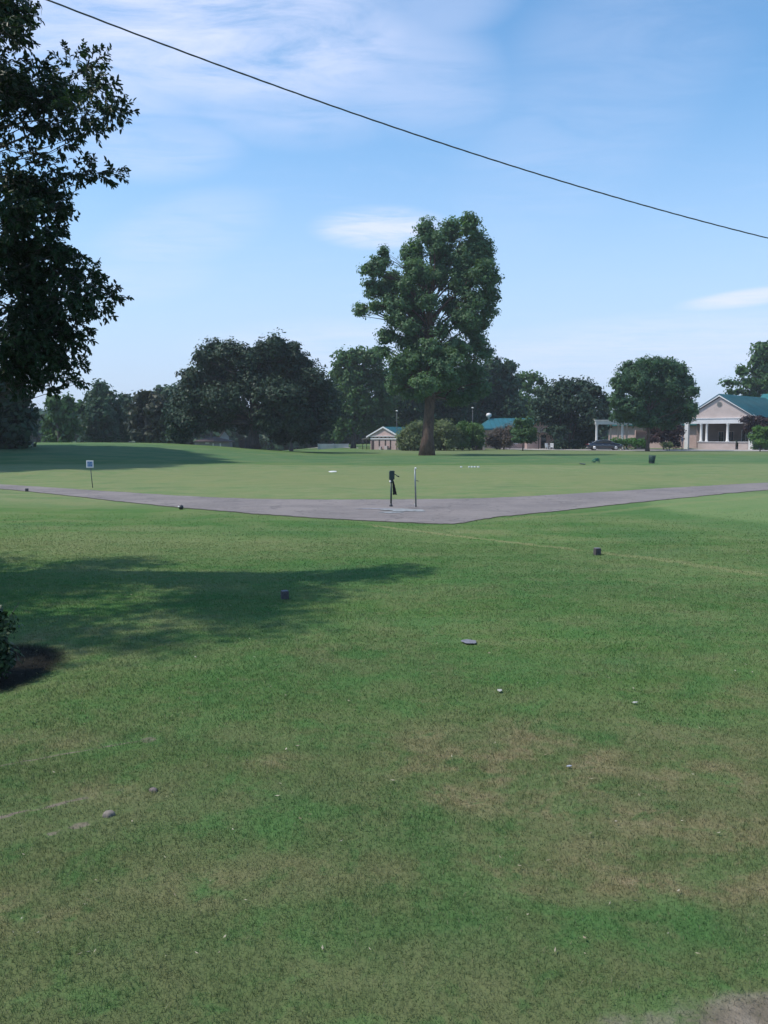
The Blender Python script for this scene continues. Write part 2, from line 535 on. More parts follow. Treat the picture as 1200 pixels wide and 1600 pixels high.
# ------------------------------------------------------------------ ground
def geom(a, b, k):
    out = [a]; step = (b - a) * 0 + 2.0
    while out[-1] < b:
        step *= k; out.append(out[-1] + step)
    return out


ys = np.concatenate((np.array([-300, -120, -60, -30]), np.arange(-15, 2, 1.5), np.arange(2, 42, .4), np.arange(42, 150, 1.5), geom(150, 1100, 1.3)))
xp = np.concatenate((np.arange(0, 24, .4), np.arange(24, 80, 1.5), geom(80, 1000, 1.35)))
xs = np.concatenate((-xp[::-1][:-1], xp))
X, Y = np.meshgrid(xs, ys)
Z = h(X, Y)
vs = np.stack([X, Y, Z], -1).reshape(-1, 3)
ny, nx = X.shape
ii = (np.arange(ny - 1)[:, None] * nx + np.arange(nx - 1)[None]).ravel()
fc = np.stack([ii, ii + 1, ii + nx + 1, ii + nx], 1)
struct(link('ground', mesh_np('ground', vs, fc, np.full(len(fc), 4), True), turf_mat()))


def drape(name, top, bot, mat, lift, cross=10, per=8, jitter=0.0):
    """strip between two edges given as world xy lists of equal length"""
    rows = []
    rr = random.Random(5)
    for i in range(len(top) - 1):
        for k in range(per):
            f = k / per
            a = top[i].lerp(top[i + 1], f); b = bot[i].lerp(bot[i + 1], f)
            rows.append((a, b))
    rows.append((top[-1], bot[-1]))
    vs = []
    for a, b in rows:
        ja = (mnoise.noise(Vector((a.x * 1.3, a.y * 1.3, 0))) + .8 * mnoise.noise(Vector((a.x * 5.1, a.y * 3, 2)))) * jitter; jb = (mnoise.noise(Vector((b.x * 1.3, b.y * 1.3, 4))) + .8 * mnoise.noise(Vector((b.x * 5.1, b.y * 3, 7)))) * jitter
        a2 = Vector((a.x, a.y + ja, 0)); b2 = Vector((b.x, b.y + jb, 0))
        for k in range(cross + 1):
            p = a2.lerp(b2, k / cross)
            vs.append((p.x, p.y, float(h(p.x, p.y)) + lift))
    n = cross + 1
    fs = [(i * n + k, i * n + k + 1, (i + 1) * n + k + 1, (i + 1) * n + k) for i in range(len(rows) - 1) for k in range(cross)]
    me = bpy.data.meshes.new(name); me.from_pydata(vs, [], fs)
    me.polygons.foreach_set('use_smooth', [True] * len(fs)); me.update()
    return struct(link(name, me, mat))


def catmull(pts, n):
    out = []
    for i in range(len(pts) - 1):
        p0, p1, p2, p3 = pts[max(i - 1, 0)], pts[i], pts[i + 1], pts[min(i + 2, len(pts) - 1)]
        for k in range(n):
            t = k / n
            out.append(tuple(.5 * ((2 * b) + (c - a) * t + (2 * a - 5 * b + 4 * c - d_) * t * t + (-a + 3 * b - 3 * c + d_) * t ** 3) for a, b, c, d_ in zip(p0, p1, p2, p3)))
    out.append(pts[-1])
    return out


def asphalt_mat():
    mt = bpy.data.materials.new('old_asphalt'); mt.use_nodes = True
    t = NT(mt.node_tree); bs = mt.node_tree.nodes['Principled BSDF']
    pos = t.n('ShaderNodeNewGeometry').outputs['Position']
    a = t.noise(pos, .5, 5, .6); b = t.noise(pos, 7, 6, .7); c = t.noise(pos, 60, 3, .7)
    stretch = t.noise(t.vm('MULTIPLY', pos, (.25, 1.6, 1)), 1.4, 4, .6)
    col = t.mix(t.smooth(a, .35, .65), (0.158, 0.134, 0.124), (0.212, 0.180, 0.164))
    col = t.mix(t.m('MULTIPLY', t.smooth(b, .45, .7), .5), col, (0.235, 0.21, 0.21))
    col = t.mix(t.m('MULTIPLY', t.smooth(stretch, .55, .72), .5), col, (0.105, 0.092, 0.098))
    col = t.mix(t.m('MULTIPLY', t.smooth(c, .55, .75), .35), col, (0.10, 0.09, 0.095))
    vo_ = t.n('ShaderNodeTexVoronoi', feature='DISTANCE_TO_EDGE'); vo_.inputs['Scale'].default_value = .55
    nw = t.n('ShaderNodeTexNoise'); t.plug(nw.inputs['Vector'], pos); nw.inputs['Scale'].default_value = 1.6; nw.inputs['Detail'].default_value = 5
    t.plug(vo_.inputs['Vector'], t.vm('ADD', pos, t.vm('MULTIPLY', t.vm('SUBTRACT', nw.outputs[1], (.5, .5, .5)), (1.6, 1.6, 0))))
    crack = t.m('SUBTRACT', 1.0, t.smooth(vo_.outputs['Distance'], .004, .022))
    col = t.mix(t.m('MULTIPLY', crack, .55), col, (0.07, 0.062, 0.058))
    t.plug(bs.inputs['Base Color'], col); bs.inputs['Roughness'].default_value = .9
    bp = t.n('ShaderNodeBump'); bp.inputs['Strength'].default_value = .5; bp.inputs['Distance'].default_value = .01
    t.plug(bp.inputs['Height'], c); t.plug(bs.inputs['Normal'], bp.outputs[0])
    return mt


M_ASPH = asphalt_mat()
M_SOIL = material('edge_soil', (0.085, 0.085, 0.045), .95, .5, 9)
M_DRY = material('dry_thatch', (0.20, 0.18, 0.10), .95, .4, 7)

up_e = catmull([(-140, 751), (-60, 753), (0, 757), (100, 763.5), (200, 770), (300, 776), (400, 780), (500, 781), (600, 781), (700, 780), (780, 778), (860, 774), (950, 768.5), (1050, 762.5), (1140, 757.5), (1200, 754.5), (1290, 751), (1400, 748)], 4)
lo_e = catmull([(-140, 757), (-60, 760), (0, 764), (100, 774), (200, 785), (300, 795), (400, 803), (500, 810), (600, 815), (690, 819), (725, 817), (770, 809), (860, 800), (950, 790), (1050, 780), (1140, 771), (1200, 766), (1300, 759)], 4)
# soft shoulder of worn earth a little wider than the asphalt, and the asphalt itself
shift = lambda L, dv: [G(u, v + dv) for u, v in L]
T_, B_ = shift(up_e, 0), shift(lo_e, 0)
T_ = [Vector((p.x, p.y, 0)) for p in T_]; B_ = [Vector((p.x, p.y, 0)) for p in B_]
out_t, out_b = [], []
for a, b in zip(T_, B_):
    w = (a - b).normalized()
    out_t.append(a + w * .16); out_b.append(b - w * .10)
drape('path_shoulder', out_t, out_b, M_SOIL, 0.006, 8, 9, .13)
drape('path', T_, B_, M_ASPH, 0.014, 8, 9, .11)

# driveway and forecourt in front of the clubhouse
def strip_px(name, pts_top, pts_bot, mat, lift, jit=.2):
    a = [G(u, v) for u, v in pts_top]; b = [G(u, v) for u, v in pts_bot]
    return drape(name, [Vector((p.x, p.y, 0)) for p in a], [Vector((p.x, p.y, 0)) for p in b], mat, lift, 6, 6, jit)

M_CONC = material('pale_concrete', (0.36, 0.33, 0.30), .9, .25, .4)
strip_px('driveway', [(780, 700.5), (860, 701), (960, 701.5), (1060, 702), (1240, 702.5)], [(780, 702.5), (860, 703.5), (960, 704.5), (1060, 705), (1240, 705.5)], M_CONC, 0.02)
strip_px('pavement', [(400, 699.8), (470, 699.6), (560, 699.6)], [(400, 700.8), (470, 700.8), (560, 700.8)], M_CONC, 0.02)


# ------------------------------------------------------------------ grass blades near the camera
def make_grass():
    rng = np.random.default_rng(3)
    vs, fs = [], []
    bands = [(2.9, 4.2, 9500, .0027, .024), (4.2, 6.0, 7000, .0034, .024), (6.0, 8.5, 4200, .0048, .024), (8.5, 12.0, 2200, .0072, .023), (12.0, 17.0, 1000, .011, .021), (17.0, 24.0, 380, .016, .020)]
    allp = []
    for (y0, y1, den, w, ln) in bands:
        area_w = .56 * 2 * y1 * .9
        n = int((y1 - y0) * area_w * den)
        y = y0 + rng.random(n) * (y1 - y0)
        x = (rng.random(n) - .5) * area_w
        keep = np.abs(x) < .50 * y + .4
        x, y = x[keep], y[keep]
        if y1 > 20:
            keep = rng.random(len(x)) < 1 - ((y - y0) / (y1 - y0)) ; x, y = x[keep], y[keep]
        allp.append(np.stack([x, y, np.full(len(x), w), np.full(len(x), ln)], 1))
    A = np.concatenate(allp)
    x, y, w, ln = A.T
    # tufts: pull blades together slightly and vary height by patch
    patch = np.sin(x * 3.1 + np.sin(y * 2.3) * 2) * np.sin(y * 3.7 + x) * .5 + .5
    patch2 = np.sin(x * 9.1 + y * 4.0) * np.sin(y * 11.7 - x * 5) * .5 + .5
    # thin out over the bare corners and ruts
    def seg(ax, ay, bx, by, wd):
        ab = np.array([bx - ax, by - ay]); L = np.hypot(*ab); ab /= L
        al = (x - ax) * ab[0] + (y - ay) * ab[1]; ac = np.abs(-(x - ax) * ab[1] + (y - ay) * ab[0])
        return (al > 0) & (al < L) & (ac < wd)
    kill = np.zeros(len(x), bool)
    for (u0, v0, u1, v1, wd, pr) in ((-60, 1292, 215, 1228, .045, .6), (-40, 1204, 245, 1152, .03, .4), (70, 1306, 215, 1262, .05, .5)):
        a, b = G(u0, v0), G(u1, v1)
        kill |= seg(a.x, a.y, b.x, b.y, wd) & (rng.random(len(x)) < pr)
    for (u, v, ru, rv, pr) in ((1225, 1600, 170, 50, .9), (1010, 1600, 90, 26, .6), (-40, 1056, 110, 42, .97)):
        c = G(u, v); r = abs(G(u + ru, v).x - c.x); a, b = G(u, v + rv), G(u, v - rv)
        q = np.hypot((x - c.x) / r, (y - (a.y + b.y) / 2) / ((b.y - a.y) / 2))
        kill |= (rng.random(len(x)) < pr * np.clip(1.5 - q, 0, 1))
    k = ~kill
    x, y, w, ln, patch, patch2 = x[k], y[k], w[k], ln[k], patch[k], patch2[k]
    n = len(x)
    L = ln * (.45 + .75 * rng.random(n)) * (.65 + .35 * patch + .30 * patch2)
    ang = rng.random(n) * 2 * np.pi
    lean = .25 + .95 * rng.random(n) ** 1.3
    ca, sa = np.cos(ang), np.sin(ang)
    la = rng.random(n) * 2 * np.pi
    lx, ly = np.cos(la) * lean, np.sin(la) * lean
    z = h(x, y) - .002
    base = np.stack([x, y, z], 1); side = np.stack([ca, sa, np.zeros(n)], 1) * (w[:, None] * .5)
    mid = base + np.stack([lx * L * .35, ly * L * .35, L * .55], 1)
    tip = base + np.stack([lx * L * 1.0, ly * L * 1.0, L * (1.05 - .25 * lean)], 1)
    V = np.stack([base - side, base + side, mid + side * .8, mid - side * .8, tip], 1).reshape(-1, 3)
    b = np.arange(n) * 5
    quad = np.stack([b, b + 1, b + 2, b + 3], 1); tri = np.stack([b + 3, b + 2, b + 4], 1)
    flat = np.concatenate([quad, tri], 1).ravel()
    sizes = np.tile([4, 3], n)
    o = link('grass', mesh_np('grass', V, flat, sizes), turf_mat(True))
    o['kind'] = 'stuff'; o['label'] = 'short mown grass blades of the foreground lawn'
    print('blades', n)


make_grass()


# scattered dead leaves, clippings and clover heads
def make_litter():
    rng = np.random.default_rng(17)
    n = 260
    y = 3.3 + 17 * rng.random(n) ** 1.5
    x = (rng.random(n) - .5) * .95 * y
    V, Fq = [], []
    for i in range(n):
        L = rng.uniform(.004, .013) * (1 + y[i] * .05); Wd = L * rng.uniform(.12, .5)
        a = rng.random() * 6.28; zt = rng.uniform(.014, .026)
        c = np.array([x[i], y[i], float(h(x[i], y[i])) + zt])
        d1 = np.array([math.cos(a), math.sin(a), rng.uniform(-.2, .2)]) * L; d2 = np.array([-math.sin(a), math.cos(a), rng.uniform(-.3, .3)]) * Wd
        b = len(V); V += [c - d1, c + d2, c + d1 + np.array([0, 0, .004]), c - d2]; Fq.append((b, b + 1, b + 2, b + 3))
    me = bpy.data.meshes.new('leaf_litter'); me.from_pydata([tuple(v) for v in V], [], Fq); me.update()
    o = link('leaf_litter', me, material('dry_leaf', (.42, .38, .27), .8, 0, col2=(.20, .15, .09), scale=3)); o['kind'] = 'stuff'
    o['label'] = 'scattered dry leaf bits and clippings on the lawn'


make_litter()


# ------------------------------------------------------------------ trees
def unit(n, rng):
    v = rng.normal(size=(n, 3)); return v / np.linalg.norm(v, axis=1, keepdims=True)


def leaf_quads(c, nrm, size, rng, aspect=.62, droop=0.0):
    """one diamond-shaped folded leaf spray per point"""
    n = len(c)
    a = rng.normal(size=(n, 3)); a[:, 2] -= droop
    a -= nrm * (a * nrm).sum(1, keepdims=True); a /= np.linalg.norm(a, axis=1, keepdims=True) + 1e-9
    b = np.cross(nrm, a)
    s = size * (.6 + .8 * rng.random(n)); s = s[:, None]
    V = np.stack([c - a * s * .5, c + b * s * aspect * .5 + a * s * .08, c + a * s * .5, c - b * s * aspect * .5 + a * s * .08], 1)
    return V.reshape(-1, 3)


def crown_points(lumps, per_m2, rng, clump=.7, nleaf=20, fill=.3, flat=.75):
    """lumps: (x,y,z,rx,ry,rz). returns centres, normals of leaf sprays and bigger inner sprays"""
    C, N, IC = [], [], []
    for (x, y, z, rx, ry, rz) in lumps:
        area = 4 * math.pi * ((rx * ry) ** 1.6 / 3 + (rx * rz) ** 1.6 / 3 + (ry * rz) ** 1.6 / 3) ** (1 / 1.6)
        k = max(6, int(area * per_m2))
        dr = unit(k, rng)
        rad = .56 + .52 * rng.random(k)
        cc = np.array([x, y, z]) + dr * np.array([rx, ry, rz]) * rad[:, None]
        cs = clump * (.55 + .7 * rng.random(k))
        ci = np.repeat(np.arange(k), nleaf)
        off = unit(len(ci), rng) * (rng.random(len(ci)) ** .45)[:, None] * cs[ci][:, None] * np.array([1, 1, flat])
        C.append(cc[ci] + off)
        nn = off / (cs[ci][:, None]) * .9 + dr[ci] * .55 + np.array([0, 0, .45]) + rng.normal(size=off.shape) * .45
        N.append(nn / np.linalg.norm(nn, axis=1, keepdims=True))
        m = int(k * nleaf * fill)
        q = unit(m, rng) * (rng.random(m) ** .6 * .68)[:, None] * np.array([rx, ry, rz])
        IC.append(np.array([x, y, z]) + q)
    return np.concatenate(C), np.concatenate(N), np.concatenate(IC)


def crown_mesh(name, lumps, per_m2, leaf, rng, **kw):
    droop = kw.pop('droop', 0.0); asp = kw.pop('aspect', .62)
    C, N, IC = crown_points(lumps, per_m2, rng, **kw)
    V1 = leaf_quads(C, N, leaf, rng, asp, droop)
    V2 = leaf_quads(IC, unit(len(IC), rng), leaf * 2.2, rng, .8)
    V = np.concatenate([V1, V2]); n = len(V) // 4
    return mesh_np(name, V, np.arange(n * 4), np.full(n, 4))


def bend(p0, p1, rng, k=4, sag=.12):
    p0, p1 = Vector(p0), Vector(p1); L = (p1 - p0).length
    mid1 = p0.lerp(p1, .4) + Vector(rng.normal(size=3) * L * .06) + Vector((0, 0, L * sag))
    pts = []
    for i in range(k + 1):
        t = i / k
        pts.append(p0 * (1 - t) ** 2 + mid1 * 2 * t * (1 - t) + p1 * t * t)
    return pts


def trunk_mesh(name, base, top, r0, r1, lumps, rng, flare=1.5, stems=1, sides=10, forks=True, spread=.5):
    mb = MB()
    base = Vector(base); top = Vector(top)
    for s in range(stems):
        off = Vector((0, 0, 0)) if stems == 1 else Vector((math.cos(s * 2.4), math.sin(s * 2.4), 0)) * r0 * 1.5
        tp = top if stems == 1 else top + off * (spread * 6)
        n = 9; pts, rad = [], []
        for i in range(n + 1):
            t = i / n
            p = (base + off).lerp(tp, t) + Vector((math.sin(t * 5 + s) * r0 * .25, math.cos(t * 4 + s) * r0 * .2, 0)) * min(1, t * 3)
            pts.append(p); rad.append((r0 * (1 - t ** 1.6) + r1 * t ** 1.6) * (1 + (flare - 1) * math.exp(-t * 18)))
        pts[0].z -= .15
        mb.tube(pts, rad, sides)
        if stems > 1:
            continue
    if forks:
        for (x, y, z, rx, ry, rz) in lumps:
            c = Vector((x, y, z))
            H = top.z - base.z
            tt = min(.97, max(.35, (z - rz * .8 - base.z) / H * .8)) if H > 0 else .5
            st = base.lerp(top, tt)
            if (c - st).length < .4: continue
            rr = (r0 * (1 - tt) + r1 * tt) * .5
            rr = max(rr, r1 * .5)
            pts = bend(st, c + Vector(rng.normal(size=3)) * rx * .2, rng, 5)
            mb.tube(pts, [rr * (1 - .16 * i) for i in range(6)], 6)
            for q in range(3):
                e = c + Vector(rng.normal(size=3)).normalized() * rx * .8
                mb.tube(bend(pts[3], e, rng, 3), [rr * .4, rr * .3, rr * .2, rr * .08], 5)
    return mb.mesh(name)


BARK_D = bark_material('dark_bark', (.050, .042, .038), (.10, .085, .075))
BARK_G = bark_material('grey_brown_bark', (.065, .038, .028), (.150, .092, .066))
BARK_N = bark_material('near_bark', (.05, .045, .04), (.11, .10, .09))
L_DARK = leaf_material('oak_leaves', (.022, .044, .026), (.044, .078, .044), .15)
L_MID = leaf_material('mid_green_leaves', (.038, .088, .030), (.080, .150, .048), .28)
L_MAIN = leaf_material('tall_tree_leaves', (.055, .118, .056), (.128, .205, .102), .36, patch=.25)
L_PEAR = leaf_material('round_tree_leaves', (.038, .092, .046), (.084, .150, .070), .3)
L_BRITE = leaf_material('bright_leaves', (.050, .115, .022), (.105, .200, .045), .3)
L_OLIVE = leaf_material('olive_leaves', (.105, .135, .058), (.175, .210, .092), .3)
L_BROWN = leaf_material('brown_leaves', (.085, .066, .055), (.15, .115, .09), .15)
L_PURP = leaf_material('purple_leaves', (.030, .018, .020), (.062, .036, .038), .15)
L_RUST = leaf_material('dull_rusty_leaves', (.032, .046, .028), (.062, .066, .040), .15)
L_NEAR = leaf_material('near_tree_leaves', (.014, .030, .016), (.040, .075, .032), .18, .4, 1.2)
L_FAR = leaf_material('far_tree_leaves', (.022, .052, .026), (.044, .088, .042), .18)


def px_lumps(spec, Yd, seed, depth=.9, base=None):
    """spec rows (u, v, half width px, half height px[, dy m]) at depth Yd -> lumps relative to base"""
    rr = random.Random(seed)
    out = []
    for row in spec:
        u, v, hw, hh = row[:4]
        dyy = row[4] if len(row) > 4 else rr.uniform(-1, 1) * hw * Yd / F * 1.1
        yd = Yd + dyy
        p = P(u, v, yd)
        k = yd / F
        out.append((p.x - base.x, p.y - base.y, p.z - base.z, hw * k, hw * k * depth, hh * k))
    return out


def tree(name, label, ub, Yd, spec, leaf, mat, bark=BARK_D, r0=.3, r1=.1, top=None, seed=1, per=1.6, clump=.8, nleaf=18, group=None, cat='tree',
         flare=1.5, stems=1, depth=.9, forks=True, fill=.3, droop=0.0, aspect=.62, spread=.5, base_z=None):
    c = P(ub, 690, Yd)
    base = on_ground(c.x, Yd)
    if base_z is not None: base.z = base_z
    lumps = px_lumps(spec, Yd, seed, depth, base)
    rng = np.random.default_rng(seed)
    t = thing(name, label, cat, base, group=group)
    zt = max(l[2] for l in lumps)
    tp = Vector((0, 0, zt * .8)) if top is None else P(top[0], top[1], Yd) - base
    link('trunk', trunk_mesh('trunk', (0, 0, 0), tp, r0, r1, lumps, rng, flare, stems, forks=forks, spread=spread), bark, t)
    link('crown', crown_mesh('crown', lumps, per, leaf, rng, clump=clump, nleaf=nleaf, fill=fill, droop=droop, aspect=aspect), mat, t)
    return t


# --- the tall tree in the middle
main = [(733, 352, 15, 22), (705, 362, 17, 22), (745, 385, 22, 26), (667, 362, 15, 22), (683, 378, 16, 20), (648, 395, 18, 22), (690, 400, 22, 24), (725, 405, 24, 24),
        (760, 400, 14, 20), (772, 432, 11, 12), (755, 430, 22, 24), (720, 440, 24, 24), (685, 432, 22, 22), (650, 425, 22, 20), (638, 400, 10, 14), (600, 402, 10, 18), (590, 418, 16, 16), (572, 420, 8, 10),
        (612, 440, 20, 18), (582, 450, 15, 16), (640, 460, 22, 18), (564, 484, 12, 10), (587, 478, 12, 9), (610, 475, 18, 14), (765, 460, 17, 18), (740, 470, 22, 20), (705, 478, 20, 18),
        (762, 486, 14, 12), (725, 500, 24, 18), (752, 505, 16, 14), (620, 500, 18, 13), (648, 505, 18, 14), (607, 525, 16, 13), (640, 535, 22, 16), (600, 548, 12, 8), (745, 535, 18, 16), (758, 552, 14, 11),
        (715, 545, 24, 18), (685, 550, 20, 20), (630, 570, 24, 18), (655, 585, 24, 18), (700, 590, 26, 18), (735, 580, 24, 20), (680, 612, 26, 12, 4), (715, 622, 26, 12), (650, 615, 20, 10), (748, 608, 20, 14), (620, 600, 18, 14), (668, 500, 14, 16, 1.5), (690, 515, 14, 16, -1.5), (672, 545, 18, 18, -3), (650, 560, 18, 18, -2), (690, 575, 18, 16, -3.5), (665, 600, 22, 16, -4), (668, 470, 16, 16, -2), (622, 478, 18, 14, -1), (650, 485, 14, 14, 1), (600, 455, 14, 14, 1), (632, 448, 16, 14, -1), (640, 512, 16, 12, -2), (662, 525, 14, 14, 2), (706, 560, 16, 14, -3), (735, 515, 16, 14, 2), (665, 440, 14, 16, 1)]
tree('tall_tree', 'tallest tree in the middle of the lawn with thick bare brown trunk', 667, 91, main, .27, L_MAIN, BARK_G, r0=.58, r1=.17, top=(675, 450), seed=21, per=2.4, clump=.62, nleaf=30, flare=1.6, depth=.95, fill=.20)

# --- the big round oak at the left
oak = [(430, 540, 20, 18), (410, 550, 18, 18), (452, 552, 22, 18), (335, 548, 18, 16), (360, 548, 22, 14), (318, 560, 16, 16), (385, 560, 26, 20), (345, 580, 34, 26), (300, 592, 22, 20), (430, 578, 36, 28), (470, 575, 26, 22),
       (490, 592, 22, 18), (506, 610, 20, 18), (395, 600, 40, 30), (310, 620, 34, 26), (285, 630, 24, 24), (350, 625, 34, 26), (440, 620, 38, 28), (490, 630, 34, 26), (515, 640, 20, 20), (275, 655, 16, 22), (300, 660, 26, 24),
       (340, 655, 24, 18), (375, 650, 28, 24), (420, 655, 30, 22), (460, 655, 30, 24), (500, 660, 24, 22), (280, 680, 16, 12), (440, 680, 20, 12), (478, 682, 22, 12)]
tree('oak_tree', 'huge dark round oak with drooping low crown left of the tallest tree', 395, 101, oak, .33, L_DARK, BARK_D, r0=.62, r1=.3, top=(398, 590), seed=31, per=1.5, clump=.9, nleaf=32, flare=1.7, fill=.4)

# --- trees around and behind
tree('broad_tree', 'mid green tree between the huge oak and the tallest tree', 552, 141, [(540, 562, 18, 16), (560, 556, 20, 14), (583, 560, 16, 16), (530, 585, 18, 18), (555, 590, 30, 24), (590, 592, 24, 24), (530, 615, 20, 20), (560, 625, 30, 24), (598, 630, 26, 24), (545, 655, 26, 20), (580, 660, 26, 20), (532, 672, 14, 16), (600, 665, 18, 18)],
     .55, L_MID, r0=.35, seed=41, per=.8, clump=1.1, nleaf=17)
tree('shade_tree', 'dark spreading tree directly behind the thick trunk of the tallest tree', 640, 150, [(625, 600, 30, 30), (660, 590, 34, 30), (700, 600, 34, 30), (640, 635, 34, 26), (680, 635, 36, 26), (610, 640, 24, 24), (625, 662, 24, 14), (660, 660, 30, 16)],
     .6, L_FAR, r0=.4, seed=42, per=.7, clump=1.2)
tree('shade_tree', 'dark tree closing the gap right of the thick trunk behind the weeping shrubs', 745, 152, [(770, 578, 20, 18), (795, 575, 12, 14), (745, 590, 26, 24), (780, 600, 26, 24), (740, 620, 34, 28), (775, 630, 32, 26), (720, 650, 30, 22), (765, 655, 34, 20), (800, 640, 20, 22), (800, 605, 12, 20)],
     .6, L_FAR, r0=.4, seed=43, per=.8, clump=1.2)
tree('airy_tree', 'light airy tree with sky gaps beyond the teal roofed hall', 826, 165, [(812, 592, 12, 10), (832, 590, 14, 9), (846, 597, 9, 8), (820, 605, 12, 8), (838, 612, 10, 8), (812, 625, 18, 14), (835, 635, 20, 14), (820, 650, 24, 16), (850, 650, 20, 16)],
     .6, L_MID, r0=.3, seed=44, per=.7, clump=1.1, nleaf=13, fill=.15)
tree('multi_stem_tree', 'dark vase shaped tree with several stems left of the parked black car', 888, 131, [(880, 605, 22, 12), (905, 604, 22, 12), (928, 612, 16, 12), (858, 614, 18, 12), (845, 632, 14, 14), (942, 630, 12, 16), (875, 630, 30, 20), (912, 630, 28, 20), (850, 650, 20, 12), (885, 655, 32, 16), (925, 655, 26, 18), (945, 655, 10, 14), (868, 672, 20, 10), (915, 674, 24, 12)],
     .45, L_DARK, r0=.12, r1=.07, seed=45, per=1.0, clump=.9, stems=5, spread=1.6, flare=1.1, top=(888, 640))
tree('round_tree', 'round green shade tree with slim trunk in front of the clubhouse', 1012, 114, [(985, 580, 18, 16), (1010, 572, 22, 14), (1035, 572, 22, 14), (1058, 578, 18, 14), (970, 600, 18, 18), (1000, 600, 30, 26), (1040, 602, 32, 26), (1070, 600, 18, 20), (1080, 612, 12, 10), (964, 625, 14, 18), (985, 635, 24, 20), (1020, 635, 34, 24), (1055, 635, 28, 22), (1078, 638, 14, 14), (975, 650, 20, 12), (1010, 658, 26, 12), (1045, 657, 26, 12), (1070, 652, 14, 10)],
     
     .31, L_PEAR, BARK_G, r0=.23, r1=.12, top=(1014, 640), seed=46, per=1.9, clump=.62, nleaf=24, flare=1.6, droop=-.3)
tree('tall_tree', 'tall pale green tree rising behind the clubhouse roof at the right edge', 1205, 160, [(1190, 545, 14, 14), (1205, 550, 20, 20), (1180, 562, 12, 12), (1160, 580, 12, 8), (1190, 578, 20, 16), (1140, 598, 12, 6), (1168, 598, 16, 10), (1195, 604, 24, 16), (1215, 600, 24, 24), (1150, 612, 14, 6), (1178, 618, 18, 10), (1225, 560, 24, 24), (1240, 600, 30, 30), (1210, 630, 30, 18)],
     .55, L_MID, r0=.4, seed=47, per=.7, clump=1.1, nleaf=14, fill=.15)

# small trees in front of the buildings
tree('young_tree', 'small bright green tree in front of the teal roofed hall', 817, 118, [(812, 662, 11, 10), (824, 662, 10, 10), (806, 674, 10, 9), (820, 676, 16, 10), (833, 675, 8, 11), (812, 687, 12, 6), (828, 687, 10, 6)],
     .30, L_MID, BARK_D, r0=.07, r1=.04, top=(818, 668), seed=48, per=2.2, clump=.5)
tree('young_tree', 'slender light green sapling before the weeping shrubs right of the thick trunk', 722, 120, [(722, 664, 7, 6), (718, 672, 8, 8), (727, 674, 8, 8), (722, 684, 9, 7), (714, 684, 6, 6), (731, 684, 5, 6)],
     .26, L_BRITE, BARK_D, r0=.05, r1=.03, seed=49, per=2.2, clump=.45)
tree('young_tree', 'small light green tree by the white corner pillar at the right edge', 1188, 112, [(1186, 672, 12, 9), (1198, 676, 14, 10), (1178, 682, 8, 6), (1192, 688, 14, 7), (1206, 690, 12, 8)],
     .30, L_BRITE, BARK_D, r0=.06, r1=.04, seed=50, per=2.0, clump=.5, top=(1190, 680))
tree('plum_tree', 'dark reddish purple tree over the right corner of the clubhouse porch', 1180, 124, [(1165, 655, 8, 6), (1180, 656, 12, 7), (1198, 660, 14, 10), (1175, 668, 12, 8), (1205, 676, 14, 12), (1215, 660, 12, 14)],
     .32, L_PURP, BARK_D, r0=.10, r1=.05, seed=51, per=2.0, clump=.6)
tree('plum_tree', 'dark reddish purple tree behind the slim trunk of the round tree', 1037, 124, [(1022, 672, 12, 10), (1042, 668, 14, 10), (1058, 672, 10, 10), (1030, 684, 14, 8), (1052, 684, 12, 8), (1015, 686, 8, 7)],
     .34, L_PURP, BARK_D, r0=.09, r1=.05, seed=52, per=2.0, clump=.6)


def shrub(name, label, u0, u1, vt, vb, Yd, mat, leaf=.22, seed=1, per=3.0, group=None, lumps=None, clump=.4, aspect=.62, droop=0.0, nleaf=16):
    cx = (u0 + u1) / 2
    if lumps is None:
        rr = random.Random(seed); lumps = []
        n = max(3, int((u1 - u0) / 9))
        for i in range(n):
            u = u0 + (u1 - u0) * (i + .5) / n
            hw = (u1 - u0) / n * .8
            hh = (vb - vt) * rr.uniform(.38, .5)
            lumps.append((u, vb - hh * .95, hw, hh))
    c = P(cx, 690, Yd); base = on_ground(c.x, Yd)
    L = px_lumps(lumps, Yd, seed, .9, base)
    L = [(x, y, max(z, rz * .7), rx, ry, rz) for x, y, z, rx, ry, rz in L]
    rng = np.random.default_rng(seed)
    t = thing(name, label, 'shrub', base, group=group)
    mb = MB()
    for (x, y, z, rx, ry, rz) in L:
        for q in range(3):
            mb.tube(bend((x * .3 + rng.normal() * .08, y * .3, -.05), (x + rng.normal() * rx * .4, y + rng.normal() * ry * .4, z + rz * .5), rng, 3), [.035, .028, .02, .008], 5)
    link('stems', mb.mesh('stems'), BARK_D, t)
    link('foliage', crown_mesh('foliage', L, per, leaf, rng, clump=clump, nleaf=nleaf, fill=.5, aspect=aspect, droop=droop), mat, t)
    return t


